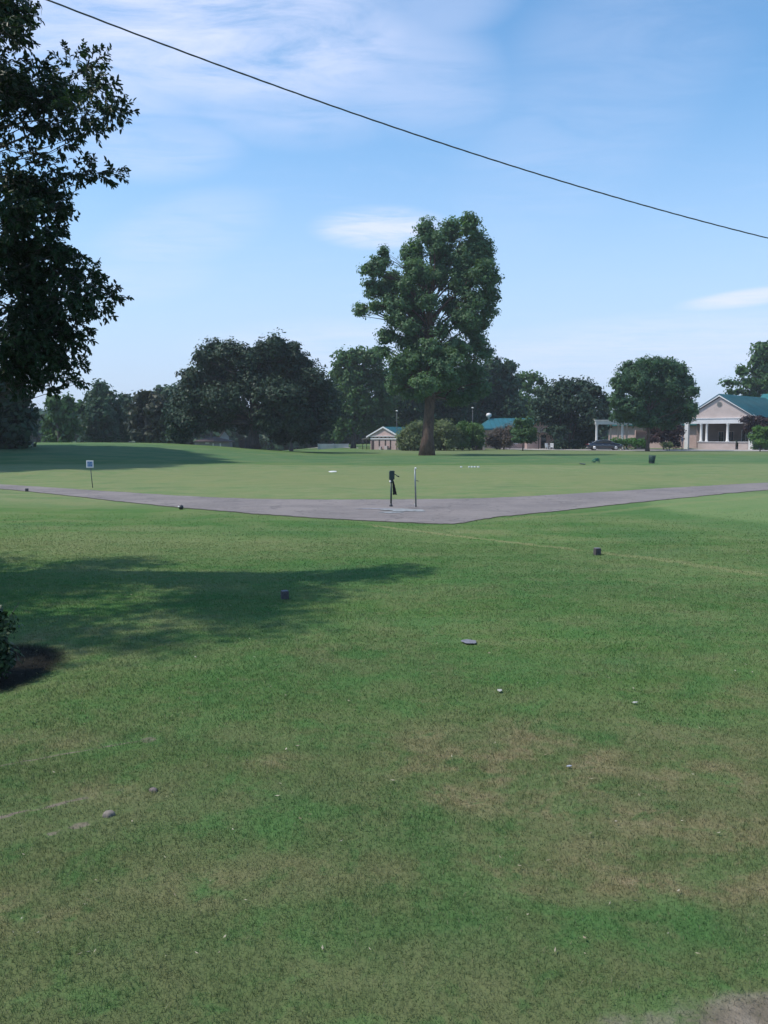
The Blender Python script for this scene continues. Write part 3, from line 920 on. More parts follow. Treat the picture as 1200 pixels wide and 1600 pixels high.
shrub('weeping_shrub', 'olive weeping shrub just left of the thick trunk', 622, 658, 663, 701, 118, L_OLIVE, .34, 61, lumps=[(632, 684, 11, 14), (643, 676, 13, 14), (657, 672, 15, 14), (630, 693, 11, 10), (645, 690, 16, 12), (665, 685, 16, 16), (655, 694, 14, 9)], droop=.9, aspect=.4, clump=.7, per=3.2)
shrub('weeping_shrub', 'olive weeping shrub just right of the thick trunk', 672, 712, 658, 700, 119, L_OLIVE, .34, 62, lumps=[(682, 671, 14, 13), (698, 670, 15, 13), (684, 688, 15, 13), (703, 688, 14, 13), (676, 693, 12, 9), (696, 694, 14, 8), (712, 680, 9, 12)], droop=.9, aspect=.4, clump=.7, per=3.2)
L_LIME = leaf_material('fresh_shrub_leaves', (.070, .135, .034), (.130, .215, .062), .3)
shrub('weeping_shrub', 'fresher green weeping shrub at the left end of the teal roofed hall', 728, 755, 658, 700, 121, L_LIME, .34, 63, lumps=[(738, 671, 13, 12), (748, 678, 10, 13), (736, 688, 14, 12), (716, 678, 10, 14), (720, 692, 12, 9), (750, 690, 8, 9)], droop=.9, aspect=.4, clump=.7, per=3.2)
shrub('bare_shrub', 'brownish thinly leaved shrub against the teal roofed hall', 758, 806, 668, 700, 127, L_BROWN, .22, 64, lumps=[(766, 686, 11, 13), (780, 680, 13, 15), (795, 676, 12, 16), (776, 692, 16, 9), (794, 690, 12, 10)], droop=.4, aspect=.35, clump=.6, nleaf=18, per=3.2)
shrub('clipped_hedge', 'bright green clipped hedge behind the parked black car', 952, 1008, 682, 701, 123.8, leaf_material('hedge_leaves', (.045, .130, .030), (.085, .210, .050), .3), .2, 65, lumps=[(958, 692, 8, 8), (968, 691, 9, 8), (979, 691, 9, 8), (990, 691, 9, 8), (1000, 691, 9, 8), (1008, 692, 7, 8)], per=3)
shrub('round_shrub', 'small round pale green shrub between the round tree and white pillar', 1034, 1054, 690, 701, 120, L_OLIVE, .16, 66, lumps=[(1039, 695, 6, 5), (1047, 695, 6, 5)], clump=.25, per=5)
shrub('low_shrub', 'low dark shrub under the vase shaped tree', 864, 905, 686, 702, 128, L_DARK, .26, 67, lumps=[(870, 694, 8, 8), (882, 694, 8, 8), (897, 695, 9, 7)])
shrub('low_shrub', 'low dark shrub directly behind the tail of the parked black car', 905, 925, 686, 702, 131, L_DARK, .26, 68, lumps=[(908, 692, 10, 9), (922, 691, 10, 10), (935, 692, 8, 8)])
shrub('flower_bush', 'small reddish bush in front of the low porch wall', 1040, 1066, 686, 701, 129, L_RUST, .18, 69, lumps=[(1052, 693, 6, 6), (1060, 694, 5, 6)])
shrub('low_shrub', 'dark green bush at the far right beside the white corner pillar', 1176, 1215, 680, 702, 122, L_MID, .26, 70, lumps=[(1182, 694, 8, 8), (1196, 692, 10, 10), (1210, 692, 10, 10)])
shrub('low_shrub', 'small dark bush leaning on the low porch wall', 1150, 1160, 690, 702, 127, L_DARK, .2, 71, lumps=[(1152, 692, 4, 4), (1155, 697, 4, 5)])

# far left row
row = [
    ('tree', 'dark broad tree at the left edge behind the rise', 10, 74, [(5, 610, 34, 26), (28, 628, 22, 22), (-20, 630, 40, 40), (15, 655, 36, 26), (40, 655, 16, 20), (24, 675, 26, 14), (-30, 670, 40, 20), (10, 690, 36, 12)], L_NEAR, 81),
    ('tree', 'bright edged tree right of the dark tree at the left edge', 92, 128, [(85, 628, 14, 14), (104, 632, 16, 14), (95, 650, 20, 18), (80, 665, 16, 18), (108, 665, 18, 18), (95, 684, 22, 12)], L_MID, 82),
    ('tree', 'pointed tree standing highest in the far left row', 155, 140, [(157, 608, 12, 10), (145, 622, 14, 14), (168, 622, 14, 14), (130, 640, 14, 16), (155, 645, 24, 20), (180, 642, 14, 18), (140, 668, 20, 18), (170, 668, 22, 18), (155, 686, 26, 12)], L_FAR, 83),
    ('tree', 'dark low tree between the pointed tree and the rusty tree', 192, 146, [(195, 628, 12, 12), (205, 640, 12, 16), (190, 655, 16, 18), (200, 675, 18, 16), (186, 688, 14, 8)], L_FAR, 84),
    ('tree', 'dull rusty coloured tree left of the huge oak', 230, 124, [(228, 622, 18, 12), (215, 640, 16, 16), (240, 640, 20, 18), (222, 662, 22, 20), (250, 660, 16, 20), (230, 682, 26, 12)], L_RUST, 85),
    ('tree', 'dark tree in the gap behind the left flank of the huge oak', 262, 150, [(252, 615, 14, 10), (270, 612, 14, 10), (265, 632, 20, 18), (250, 655, 20, 20), (275, 660, 20, 20), (262, 684, 26, 10)], L_FAR, 86),
    ('tree', 'dark tree behind the left half of the huge oak', 330, 175, [(310, 610, 30, 26), (345, 600, 34, 30), (330, 640, 40, 22), (290, 645, 30, 22)], L_FAR, 87),
    ('tree', 'dark tree behind the right half of the huge oak', 455, 170, [(420, 600, 34, 30), (460, 605, 34, 28), (500, 620, 28, 24), (430, 640, 34, 24), (480, 650, 34, 24), (455, 672, 40, 14)], L_FAR, 88),
    ('tree', 'short dark tree filling in right of the huge oak', 515, 160, [(508, 625, 18, 18), (520, 610, 12, 14), (515, 650, 22, 20), (505, 678, 22, 12), (530, 678, 18, 12)], L_FAR, 89),
]
for (nm, lab, ub, Yd, spec, mt_, sd_) in row:
    tree('tree' if mt_ is not L_RUST else 'rusty_tree', lab, ub, Yd, spec, .6, mt_, r0=.3, r1=.12, seed=sd_, per=.8, clump=1.1, nleaf=16, group='trees along the far edge of the course')


# far wooded edge that reads as one mass behind everything
def far_wood():
    rng = np.random.default_rng(99)
    lumps = []
    for i in range(150):
        x = -150 + 320 * rng.random(); y = 205 + 40 * rng.random()
        r = 4 + 3 * rng.random()
        top = 9.5 if x < 10 else 8.5
        lumps.append((x, y, rng.uniform(.2, 1) * top * .62, r, r, r * .75))
    me = crown_mesh('far_wood', lumps, .12, 1.5, rng, clump=2.2, nleaf=14, fill=.5)
    o = link('far_wood', me, L_FAR); o['kind'] = 'stuff'; o['label'] = 'far off belt of woodland behind the buildings'


far_wood()


# --- shade trees standing just outside the left edge; they throw the long shade over the slope
def side_tree(label, x, y, H, R, seed):
    base = on_ground(x, y)
    rng = np.random.default_rng(seed)
    lumps = []
    for i in range(16):
        dv = unit(1, rng)[0]
        lumps.append((dv[0] * R * .65, dv[1] * R * .65, H * .62 + dv[2] * H * .26, R * .45, R * .45, H * .16))
    t = thing('tree', label, 'tree', base)
    link('trunk', trunk_mesh('trunk', (0, 0, 0), (0, 0, H * .7), .4, .2, lumps, rng), BARK_D, t)
    link('crown', crown_mesh('crown', lumps, .8, .6, rng, clump=1.1, nleaf=16), L_DARK, t)


side_tree('large tree outside the left edge shading the foot of the slope', -34, 52, 26, 7.0, 91)
side_tree('tallest tree outside the left edge shading the slope', -36, 61, 36, 7.5, 92)
side_tree('large tree outside the left edge nearest the far row', -42, 70, 36, 8.0, 93)


# ------------------------------------------------------------------ the near tree at the left edge
def near_tree():
    rng = np.random.default_rng(5)
    base = on_ground(-8.6, 12.2)
    t = thing('leafy_tree', 'big dark leafy tree reaching in from the left edge close by', 'tree', base)
    # rows: u, v, half width px, half height px, dy, density
    sp = [(10, 10, 40, 30, 0, .9), (44, 20, 22, 22, .3, .7), (15, 45, 40, 22, -.3, .8), (42, 60, 20, 16, .2, .55), (-10, 20, 50, 60, 0, .9),
          (12, 98, 34, 22, 0, .7), (70, 120, 30, 20, .2, .8), (20, 140, 50, 40, -.2, 1.1), (85, 150, 44, 34, 0, 1.1), (130, 112, 34, 28, .4, .7), (160, 100, 30, 18, .3, .5), (165, 135, 38, 30, .2, .75),
          (185, 165, 28, 22, 0, .65), (198, 175, 18, 16, 0, .5), (140, 175, 36, 26, -.2, .85), (95, 190, 44, 22, 0, .8), (160, 200, 24, 10, .2, .6), (45, 195, 50, 26, .1, .8),
          (15, 232, 34, 16, 0, .5), (60, 242, 36, 12, .1, .5), (110, 225, 26, 14, 0, .45), (85, 268, 34, 12, 0, .45), (130, 270, 30, 9, .1, .5), (165, 272, 24, 8, .1, .45), (192, 270, 12, 5, .1, .35), (150, 262, 14, 8, 0, .4),
          (30, 290, 48, 26, -.1, 1.0), (70, 300, 36, 22, .1, 1.0), (95, 325, 22, 20, 0, .9), (104, 310, 10, 14, 0, .5), (30, 335, 55, 36, -.3, 1.1), (85, 350, 24, 20, 0, .8), (95, 362, 14, 12, 0, .5),
          (30, 385, 60, 34, 0, 1.1), (90, 395, 36, 26, -.1, .9), (128, 400, 20, 14, 0, .55), (145, 418, 14, 12, 0, .5), (40, 430, 64, 36, 0, 1.1), (115, 430, 34, 24, .1, 1.0), (150, 445, 26, 18, 0, .8), (175, 458, 20, 16, .1, .75),
          (192, 466, 10, 10, .1, .5), (165, 480, 26, 14, 0, .8), (120, 470, 40, 26, -.1, 1.1), (60, 480, 64, 36, 0, 1.1), (130, 505, 26, 16, 0, .8), (90, 520, 44, 26, 0, 1.0), (140, 530, 10, 12, 0, .5),
          (30, 530, 60, 36, -.2, 1.1), (125, 545, 20, 18, 0, .7), (80, 560, 44, 24, 0, 1.0), (130, 572, 16, 12, .1, .5), (30, 575, 50, 26, 0, 1.0), (100, 588, 34, 14, 0, .6), (60, 598, 30, 12, 0, .5), (125, 598, 16, 10, .1, .45), (20, 600, 30, 16, 0, .7), (85, 606, 14, 5, 0, .4)]
    tr_top = Vector((.2, 0, 9.5))
    tm = MB()
    n = 10
    pts = [Vector((math.sin(i * .7) * .10, math.cos(i * .9) * .08, -.2 + i * (tr_top.z + .2) / n)) for i in range(n + 1)]
    tm.tube(pts, [.42 * (1.35 if i == 0 else 1) * (1 - .07 * i) for i in range(n + 1)], 12)
    V, nV = [], []
    leaves_p, leaves_d, leaves_n, leaves_s = [], [], [], []

    def twig(start, direction, L, dens, big=1.0):
        p = Vector(start); dcur = Vector(direction).normalized(); seg = L / 5
        ptsl = [p.copy()]
        for i in range(5):
            dcur = (dcur + Vector(rng.normal(size=3)) * .16 + Vector((0, 0, -.05))).normalized()
            p = p + dcur * seg; ptsl.append(p.copy())
        tm.tube(ptsl, [.0085 * big, .007 * big, .0055 * big, .004 * big, .003, .0015], 3, cap=False)
        m = int(40 * L / .6)
        for j in range(m):
            f = rng.random() ** .75 * 5; i = min(4, int(f)); q = ptsl[i].lerp(ptsl[i + 1], f - i)
            ax = (ptsl[i + 1] - ptsl[i]).normalized()
            sd2 = Vector(rng.normal(size=3)); sd2 = (sd2 - ax * sd2.dot(ax)).normalized()
            dr = (ax * .8 + sd2 * .75 + Vector((0, 0, -.38))).normalized()
            leaves_p.append(q); leaves_d.append(dr); leaves_s.append(big)

    def limb_to(c, r):
        z0 = max(1.9, min(8.6, c.z - .6 - .35 * abs(c.x) + rng.normal() * .5))
        st = Vector((0, 0, z0))
        pp = bend(st, c, rng, 6, rng.uniform(-.06, .16))
        tm.tube(pp, [r * (1 - .14 * i) for i in range(7)], 6)
        return pp

    for k, (u, v, hw, hh, dy_, dens) in enumerate(sp):
        Yd = 12.2 + dy_ * 1.6
        c = P(u, v, Yd) - base; kx = Yd / F; rx, rz = hw * kx, hh * kx
        pp = limb_to(c, .018 + .016 * (hw > 30))
        nt = int(8 + 270 * rx * max(rz, .12) ** .8 * dens)
        inner = (Vector((0, 0, c.z - .5)) - c).normalized()
        for q in range(nt):
            dv = Vector(unit(1, rng)[0])
            rr_ = rng.random() ** .5
            st = c + Vector((dv.x * rx, dv.y * (rx * .9 + .2), dv.z * rz)) * (rr_ * .55) + Vector((-.12, 0, 0))
            dr = Vector((dv.x * 1.0, dv.y * 1.0, dv.z * .7)) + Vector((.30, 0, .05))
            twig(st, dr, rng.uniform(.18, .38) * min(1.0, .45 + rx), .85)
    # the part of the crown beyond the picture: bigger, sparser sprays
    bulk = []; core = []
    for i in range(120):
        x = rng.uniform(-4.6, 4.2); y = rng.uniform(-4.8, 1.4); z = rng.uniform(3.6, 9.4)
        if ((x + .6) / 4.4) ** 2 + ((y + 1.6) / 3.6) ** 2 + ((z - 6.6) / 3.6) ** 2 > 1: continue
        if (x + base.x) > -.46 * (y + base.y) - .75: continue
        bulk.append((x, y, z, .8, .8, .6))
    for (u, v, hw, hh, dy_, dens) in sp:     # leafy heart of the denser masses
        if dens >= .9:
            c = P(u, v, 12.2 + dy_ * 1.6 + .2) - base; kx = 12.2 / F
            core.append((c.x, c.y, c.z, hw * kx * .7, hw * kx * .7, hh * kx * .7))
    for b in bulk[::3]: limb_to(Vector(b[:3]), .04)
    link('trunk', tm.mesh('trunk'), BARK_N, t)
    p = np.array([tuple(q) for q in leaves_p]); dd = np.array([tuple(q) for q in leaves_d]); s = np.array(leaves_s)
    n = len(p)
    up = np.array([0, 0, 1.0]) + rng.normal(size=(n, 3)) * .55
    b = np.cross(dd, up); b /= np.linalg.norm(b, axis=1, keepdims=True) + 1e-9
    nr = np.cross(b, dd)
    L = (.050 + .042 * rng.random(n))[:, None] * s[:, None]; Wd = L * .22
    fold = nr * Wd * .5
    v0 = p; v1 = p + dd * L * .35 + b * Wd + fold; v2 = p + dd * L * .75 + b * Wd * .7 + fold * .6 - nr * L * .04; v3 = p + dd * L - nr * L * .12
    v4 = p + dd * L * .75 - b * Wd * .7 + fold * .6 - nr * L * .04; v5 = p + dd * L * .35 - b * Wd + fold
    Vn = np.stack([v0, v1, v2, v3, v4, v5], 1).reshape(-1, 3)
    i6 = np.arange(n) * 6
    F1 = np.stack([i6, i6 + 1, i6 + 2, i6 + 3, i6, i6 + 3, i6 + 4, i6 + 5], 1).ravel()
    bl = crown_points(bulk, 3.0, rng, clump=.6, nleaf=12, fill=.15)
    bl2 = crown_points(core, 25, rng, clump=.25, nleaf=14, fill=.5)
    Vb = np.concatenate([leaf_quads(np.concatenate([bl[0], bl[2]]), np.concatenate([bl[1], unit(len(bl[2]), rng)]), .20, rng, .5),
                         leaf_quads(np.concatenate([bl2[0], bl2[2]]), np.concatenate([bl2[1], unit(len(bl2[2]), rng)]), .10, rng, .5)])
    nb = len(Vb) // 4
    Va = np.concatenate([Vn, Vb]); Fa = np.concatenate([F1, np.arange(nb * 4) + len(Vn)])
    link('crown', mesh_np('crown', Va, Fa, np.full(2 * n + nb, 4)), L_NEAR, t)
    print('near leaves', n, nb)


near_tree()

# small bush at the left edge, close to the camera
bc = G(-40, 1062)
bt = thing('small_bush', 'small dark bush on bare soil with its shade painted in at the left edge close to the viewer', 'shrub', bc)
rngb = np.random.default_rng(77)
Lb = [(0, 0, .34, .30, .30, .26), (.16, -.05, .30, .24, .24, .24), (.10, .1, .50, .20, .20, .18), (.22, 0, .16, .18, .2, .14), (-.2, 0, .35, .28, .28, .28), (.1, -.2, .25, .2, .2, .2)]
mbb = MB()
for q in Lb:
    for k in range(5): mbb.tube(bend((rngb.normal() * .04, rngb.normal() * .04, -.03), (q[0] + rngb.normal() * .12, q[1] + rngb.normal() * .12, q[2] + .1), rngb, 4), [.012, .010, .008, .005, .002], 5)
link('stems', mbb.mesh('stems'), BARK_D, bt)
link('foliage', crown_mesh('foliage', Lb, 60, .045, rngb, clump=.09, nleaf=20, fill=.25, aspect=.5), L_NEAR, bt)

# ------------------------------------------------------------------ overhead cable
def cable():
    a, b = P(75, 0, 11.0), P(1200, 372, 16.5)
    m = P(640, 207, 13.4)
    mb = MB()
    dirv = (b - a)
    pts = []
    N = 160
    # parabola through the three points, carried on past both picture edges
    tm = ((m - a).dot(dirv)) / dirv.length_squared
    sag = (a.lerp(b, tm) - m) / (tm * (1 - tm))
    for i in range(N + 1):
        t = -.75 + 2.3 * i / N
        pts.append(a.lerp(b, t) - sag * t * (1 - t))
    for s in range(3):   # three twisted strands
        q = [p + Vector((0, math.cos(i * 1.1 + s * 2.094), math.sin(i * 1.1 + s * 2.094))) * .0058 for i, p in enumerate(pts)]
        mb.tube(q, .0068, 5)
    o = mb.build('overhead_cable', material('cable_rubber', (.09, .095, .085), .7))
    tag(o, 'dark twisted overhead service cable sloping down across the sky', 'cable')


cable()

# ------------------------------------------------------------------ materials for things
M_WHITE = material('white_paint', (.74, .72, .70), .6, .12, 1.5)
M_TRIM = material('white_trim', (.70, .69, .70), .6, .1, 1.0)
M_BLACKP = material('black_plastic', (.030, .030, .034), .5, .3, 20)
M_GREENP = material('green_plastic', (.020, .085, .065), .5, .3, 12)
M_STEEL = material('galvanised_steel', (.22, .25, .26), .5, .35, 14, metal=.5)
M_TOWEL = material('black_towel', (.012, .012, .014), .95)
M_POLE = material('dull_pole', (.10, .11, .11), .6)
M_GLASS = material('dark_glass', (.015, .018, .022), .08, spec=.8)
M_WOODD = material('weathered_block', (.085, .072, .075), .85, .4, 30, bump=.3)
M_TEAL = None


def brick_mat(name, a, b, mortar, sc=3.0):
    mt = bpy.data.materials.new(name); mt.use_nodes = True
    t = NT(mt.node_tree); bs = mt.node_tree.nodes['Principled BSDF']
    pos = t.n('ShaderNodeTexCoord').outputs['Object']
    x, y, z = t.xyz(pos)
    v = t.comb(t.m('ADD', x, y), z, 0.0)
    br = t.n('ShaderNodeTexBrick'); t.plug(br.inputs['Vector'], v)
    br.inputs['Color1'].default_value = (*a, 1); br.inputs['Color2'].default_value = (*b, 1); br.inputs['Mortar'].default_value = (*mortar, 1)
    br.inputs['Scale'].default_value = sc; br.inputs['Mortar Size'].default_value = .012
    br.inputs['Brick Width'].default_value = .7; br.inputs['Row Height'].default_value = .24
    t.plug(bs.inputs['Base Color'], t.mix(t.m('MULTIPLY', t.smooth(t.noise(pos, 1.2, 4), .4, .7), .3), br.outputs[0], tuple(c * .7 for c in a)))
    bs.inputs['Roughness'].default_value = .9
    return mt


def metal_roof(name, col):
    mt = bpy.data.materials.new(name); mt.use_nodes = True
    t = NT(mt.node_tree); bs = mt.node_tree.nodes['Principled BSDF']
    pos = t.n('ShaderNodeTexCoord').outputs['Object']
    n = t.noise(pos, .5, 4, .6); n2 = t.noise(t.vm('MULTIPLY', pos, (4, .6, .6)), 1.0, 4, .6)
    c = t.mix(t.smooth(n, .35, .65), col, tuple(x * .78 for x in col))
    c = t.mix(t.m('MULTIPLY', t.smooth(n2, .5, .7), .35), c, tuple(x * 1.25 + .01 for x in col))
    t.plug(bs.inputs['Base Color'], c); bs.inputs['Roughness'].default_value = .55
    return mt


M_ROOF = metal_roof('teal_roofing', (.012, .100, .118))
M_ROOFL = metal_roof('light_teal_roofing', (.020, .150, .150))
M_BRICK = brick_mat('pink_brick', (.46, .33, .30), (.39, .27, .25), (.50, .43, .40))
M_STUCCO = material('beige_siding', (.51, .42, .39), .9, .12, 1.0)
M_STUCCO2 = material('shaded_porch_wall', (.24, .19, .18), .9, .15, 1.2)  # darker copy of the beige siding, porch shade put into its colour


def stand_up(name, label, cat, p, rot=0.0, group=None):
    return thing(name, label, cat, p, rot, group)


# ------------------------------------------------------------------ ball washer, bag post, sign, markers
p = G(611, 792); k = p.y / F
w = stand_up('ball_washer', 'dark green ball washer post with a black towel standing on the path', 'ball washer', p, .15)
M_DG = material('dark_green_paint', (.018, .040, .036), .45, .3, 10)
mb = MB(); mb.tube([(0, 0, 0), (.005, 0, .72)], .026, 10); mb.build('post', M_DG, w)
mb = MB(); mb.lathe([(.05, 0), (.05, .05), (.03, .07), (.028, .10)], 12); mb.build('base', M_BLACKP, w)
mb = MB(); mb.box(-.055, .095, -.055, .055, .80, 1.03); mb.box(-.045, .10, -.06, .06, 1.028, 1.055); mb.prism([(-.04, .80), (.07, .80), (.045, .70), (-.02, .70)], -.045, .045)
hd = mb.build('washer_box', M_DG, w, .012)
mb = MB(); mb.tube([(.09, 0, .96), (.15, -.02, .93), (.17, -.02, .90), (.235, -.03, .885)], [.012, .012, .014, .02], 8); mb.build('handle', M_BLACKP, hd)
mb = MB(); mb.lathe([(.004, -.03), (.022, -.022), (.030, 0), (.022, .022), (.004, .03)], 12, (-.035, -.06, .745)); mb.build('knob', M_WHITE, w)
rr = random.Random(4); vs, fs = [], []
R_, C_ = 12, 14
for side in range(2):
    for i in range(R_ + 1):
        tt = i / R_; wd = .022 + .060 * tt ** .8
        for j in range(C_ + 1):
            s = j / C_ - .5
            vs.append((.055 + s * wd * 1.5 + .055 * tt + .004 * math.sin(i * 2.1), -.035 + (.014 + .004 * side) * math.sin(s * 17 + side * .4) * (.3 + tt) + side * .012, .76 - tt * .40 - .02 * abs(s) * tt))
n1_ = (R_ + 1) * (C_ + 1)
for side in range(2):
    for i in range(R_):
        for j in range(C_):
            a = side * n1_ + i * (C_ + 1) + j
            fs.append((a, a + 1, a + C_ + 2, a + C_ + 1))
me = bpy.data.meshes.new('towel'); me.from_pydata(vs, [], fs); me.update()
tw = link('towel', me, M_TOWEL, None, loc=p, rot=.15)
tag(tw, 'black towel hanging from the ball washer', 'towel')

p2 = G(650, 793)
w2 = stand_up('marker_pole', 'thin grey steel pole with a white knob next to the ball washer', 'pole', p2)
mb = MB(); mb.tube([(.0, 0, 0), (-.02, 0, .60), (-.038, 0, 1.10)], .022, 10); mb.build('post', M_STEEL, w2)
mb = MB(); mb.lathe([(.004, -.03), (.024, -.02), (.032, 0), (.020, .02), (.004, .026)], 12, (-.016, 0, 1.130)); mb.tube([(-.036, 0, 1.09), (-.012, 0, 1.115)], .008, 6); mb.build('knob', M_WHITE, w2)
mb = MB(); mb.tube([(-.03, 0, .77), (.055, -.01, .775)], .009, 6); mb.tube([(.055, -.01, .775), (.06, -.01, .74)], .008, 6); mb.build('hook', M_BLACKP, w2)

# worn pale concrete patch at their feet
M_PATCH = material('chalky_patch', (.30, .31, .31), .9, .5, 5)


def flat_blob(name, label, cat, u, v, ru, rv, mat, lift, thick=.02, seed=1, n=26, rough=.12, kind=None, dome=False):
    c = G(u, v); rx = abs(G(u + ru, v).x - c.x); ry = (G(u, v - rv).y - G(u, v + rv).y) / 2
    rr = random.Random(seed); ring = []
    for i in range(n):
        g = 2 * math.pi * i / n
        q = 1 + rough * math.sin(g * 2 + seed) + rough * .7 * math.sin(g * 5 + seed * 2) + rr.uniform(-rough, rough) * .5
        ring.append((math.cos(g) * rx * q, math.sin(g) * ry * q))
    if dome:
        lv = [(1.0, -.03 if lift < .003 else 0.0), (1.0, thick * .25), (.88, thick * .62), (.62, thick * .9), (.28, thick)]
    else:
        lv = [(1.0, -.03 if lift < .003 else 0.0), (1.0, thick * .8), (.95, thick)]
    vs = [(x * a + math.sin(y * 90 + a * 3) * rx * (.05 if dome else 0), y * a, z) for a, z in lv for x, y in ring]
    fs = [tuple(range((len(lv) - 1) * n, len(lv) * n))] + [(q * n + i, q * n + (i + 1) % n, (q + 1) * n + (i + 1) % n, (q + 1) * n + i) for q in range(len(lv) - 1) for i in range(n)]
    me = bpy.data.meshes.new(name); me.from_pydata(vs, [], fs); me.update()
    if dome: me.polygons.foreach_set('use_smooth', [True] * len(fs))
    o = link(name, me, mat, None, loc=(c.x, c.y, c.z + lift))
    if kind: o['kind'] = kind
    else: tag(o, label, cat)
    return o


flat_blob('concrete_patch', '', '', 633, 798, 32, 2.4, M_PATCH, .016, .008, 3, kind='structure', rough=.2)
flat_blob('concrete_patch', '', '', 612, 801.5, 22, 1.0, M_PATCH, .017, .006, 5, kind='structure', rough=.25)
flat_blob('concrete_patch', '', '', 590, 795.5, 26, .9, material('worn_patch', (.30, .29, .31), .9, .3, 5), .016, .006, 8, kind='structure', rough=.25)

# sign
p = G(145, 762); k = p.y / F
s_ = stand_up('sign', 'small white bordered blue sign on a leaning thin post by the path', 'sign', p)
mb = MB(); mb.tube([(0, 0, -.05), (-.04, .0, .45), (-.085, 0, 1.02)], .017, 8); mb.build('post', material('sign_post', (.06, .075, .07), .6), s_)
mb = MB(); mb.box(-.225, .060, -.022, -.010, .80, 1.09); brd = mb.build('board', M_WHITE, s_, .003)
mb = MB(); mb.box(-.185, .022, -.026, -.0215, .845, 1.045); fc_ = mb.build('panel', material('sign_blue', (.035, .12, .30), .5, .2, 6), s_)
mb = MB()
for (x0, x1, z0, z1) in ((-.172, -.158, .87, 1.01), (-.142, -.128, .87, 1.01), (-.112, -.098, .87, 1.01), (-.112, -.070, .995, 1.01), (-.055, -.042, .87, .97), (-.055, -.012, .975, .99), (-.012, .002, .90, 1.01), (-.055, -.012, .915, .925)):
    mb.box(x0, x1, -.029, -.0255, z0, z1)
mb.build('symbols', material('sign_pale_blue', (.25, .38, .52), .5), fc_)


# tee markers
def tee_marker(label, u, v, sz, rot, mat=M_WOODD, hgt=1.15, grp='tee markers on the near grass'):
    p = G(u, v)
    t = thing('tee_marker', label, 'tee marker', p, rot, grp)
    mb = MB(); s = sz / 2
    mb.box(-s, s, -s, s, -.04, sz * hgt)
    mb.build('block', mat, t, sz * .08)
    mb = MB(); mb.box(-s * .86, s * .86, -s * .86, s * .86, sz * hgt - .002, sz * hgt + .006)  # not a separate part: thin paler top paints the sunlit face of the block
    mb.build('cap', material('painted_sunlit_top', (.16, .15, .17), .7, .3, 40), t, .002)
    return t


tee_marker('dark square tee marker on the yellowed strip at the right', 933, 867, .105, .25)
tee_marker('dark square tee marker standing in the tree shade', 445, 936, .092, .35)
tee_marker('tiny dark tee marker on the left edge of the path', 42, 768, .10, .1)
p = G(283, 796)
o = thing('tee_marker', 'small round black and white marker at the near edge of the path', 'tee marker', p, -.5, 'tee markers on the near grass')
mb = MB(); mb.lathe([(.03, -.01), (.060, .02), (.070, .06), (.060, .10), (.03, .125), (.004, .13)], 14); mb.build('body', M_BLACKP, o)
mb = MB(); mb.lathe([(.035, -.01), (.045, .0), (.040, .018), (.01, .028)], 12, (-.030, -.035, .075)); mb.build('cap', M_WHITE, o)

# flat plate and bits in the grass
flat_blob('sprinkler_lid', 'grey purple flat sprinkler lid sunk in the foreground grass', 'lid', 733, 1005, 11.5, 3.2, material('grey_lid', (.20, .195, .22), .7, .3, 20), 0.017, .004, 3, rough=.1)
flat_blob('stone', 'rounded tan stone beside the bare rut at the left', 'stone', 170, 1274, 9, 4, material('tan_stone', (.22, .185, .155), .9, .3, 30), .0, .026, 7, rough=.12, dome=True)
flat_blob('stone', 'small dark stone right of the scraped rut at the left', 'stone', 240, 1236, 6, 2.6, material('dark_stone', (.16, .13, .12), .9, .3, 30), .0, .020, 9, rough=.2, dome=True)
M_SCRAP = material('white_scrap', (.42, .41, .36), .8, .2, 30)
flat_blob('scrap', 'pale crumpled scrap lying in the middle of the lawn', 'scrap', 781, 1082, 4.5, 1.3, M_SCRAP, .017, .004, 11, rough=.3)
flat_blob('scrap', 'pale narrow scrap lying right of centre above the dry patches', 'scrap', 992, 1101, 4.5, .9, M_SCRAP, .017, .004, 12, rough=.3)
flat_blob('scrap', 'grey scrap on the dry patch in the right foreground', 'scrap', 889, 1201, 3.4, 1.1, material('grey_scrap', (.33, .34, .38), .8), .016, .004, 13, rough=.3)
flat_blob('white_plate', 'white flat disc lying on the lighter belt of grass', 'disc', 520, 737.2, 6.0, .75, M_WHITE, .0, .03, 14, rough=.05)
flat_blob('dark_plate', 'dark flat plate on the grass left of the green rack', 'plate', 910, 725.5, 2.6, .7, M_BLACKP, .0, .06, 15, rough=.1)
for i, (u, lab) in enumerate(((720.5, 'lone white block left of the row of white blocks'), (733.5, 'white block first in the short row from the left'), (738, 'white block second in the short row from the left'),
                              (742.5, 'white block second in the short row from the right'), (747.5, 'white block at the right end of the short row'))):
    p = G(u, 730.3)
    mb = MB(); mb.box(-.07, .07, -.05, .05, -.02, .075)
    tag(mb.build('white_block', M_WHITE, None, .012, loc=p, rot=.2 * i), lab, 'marker block', 'white blocks on the far tee')

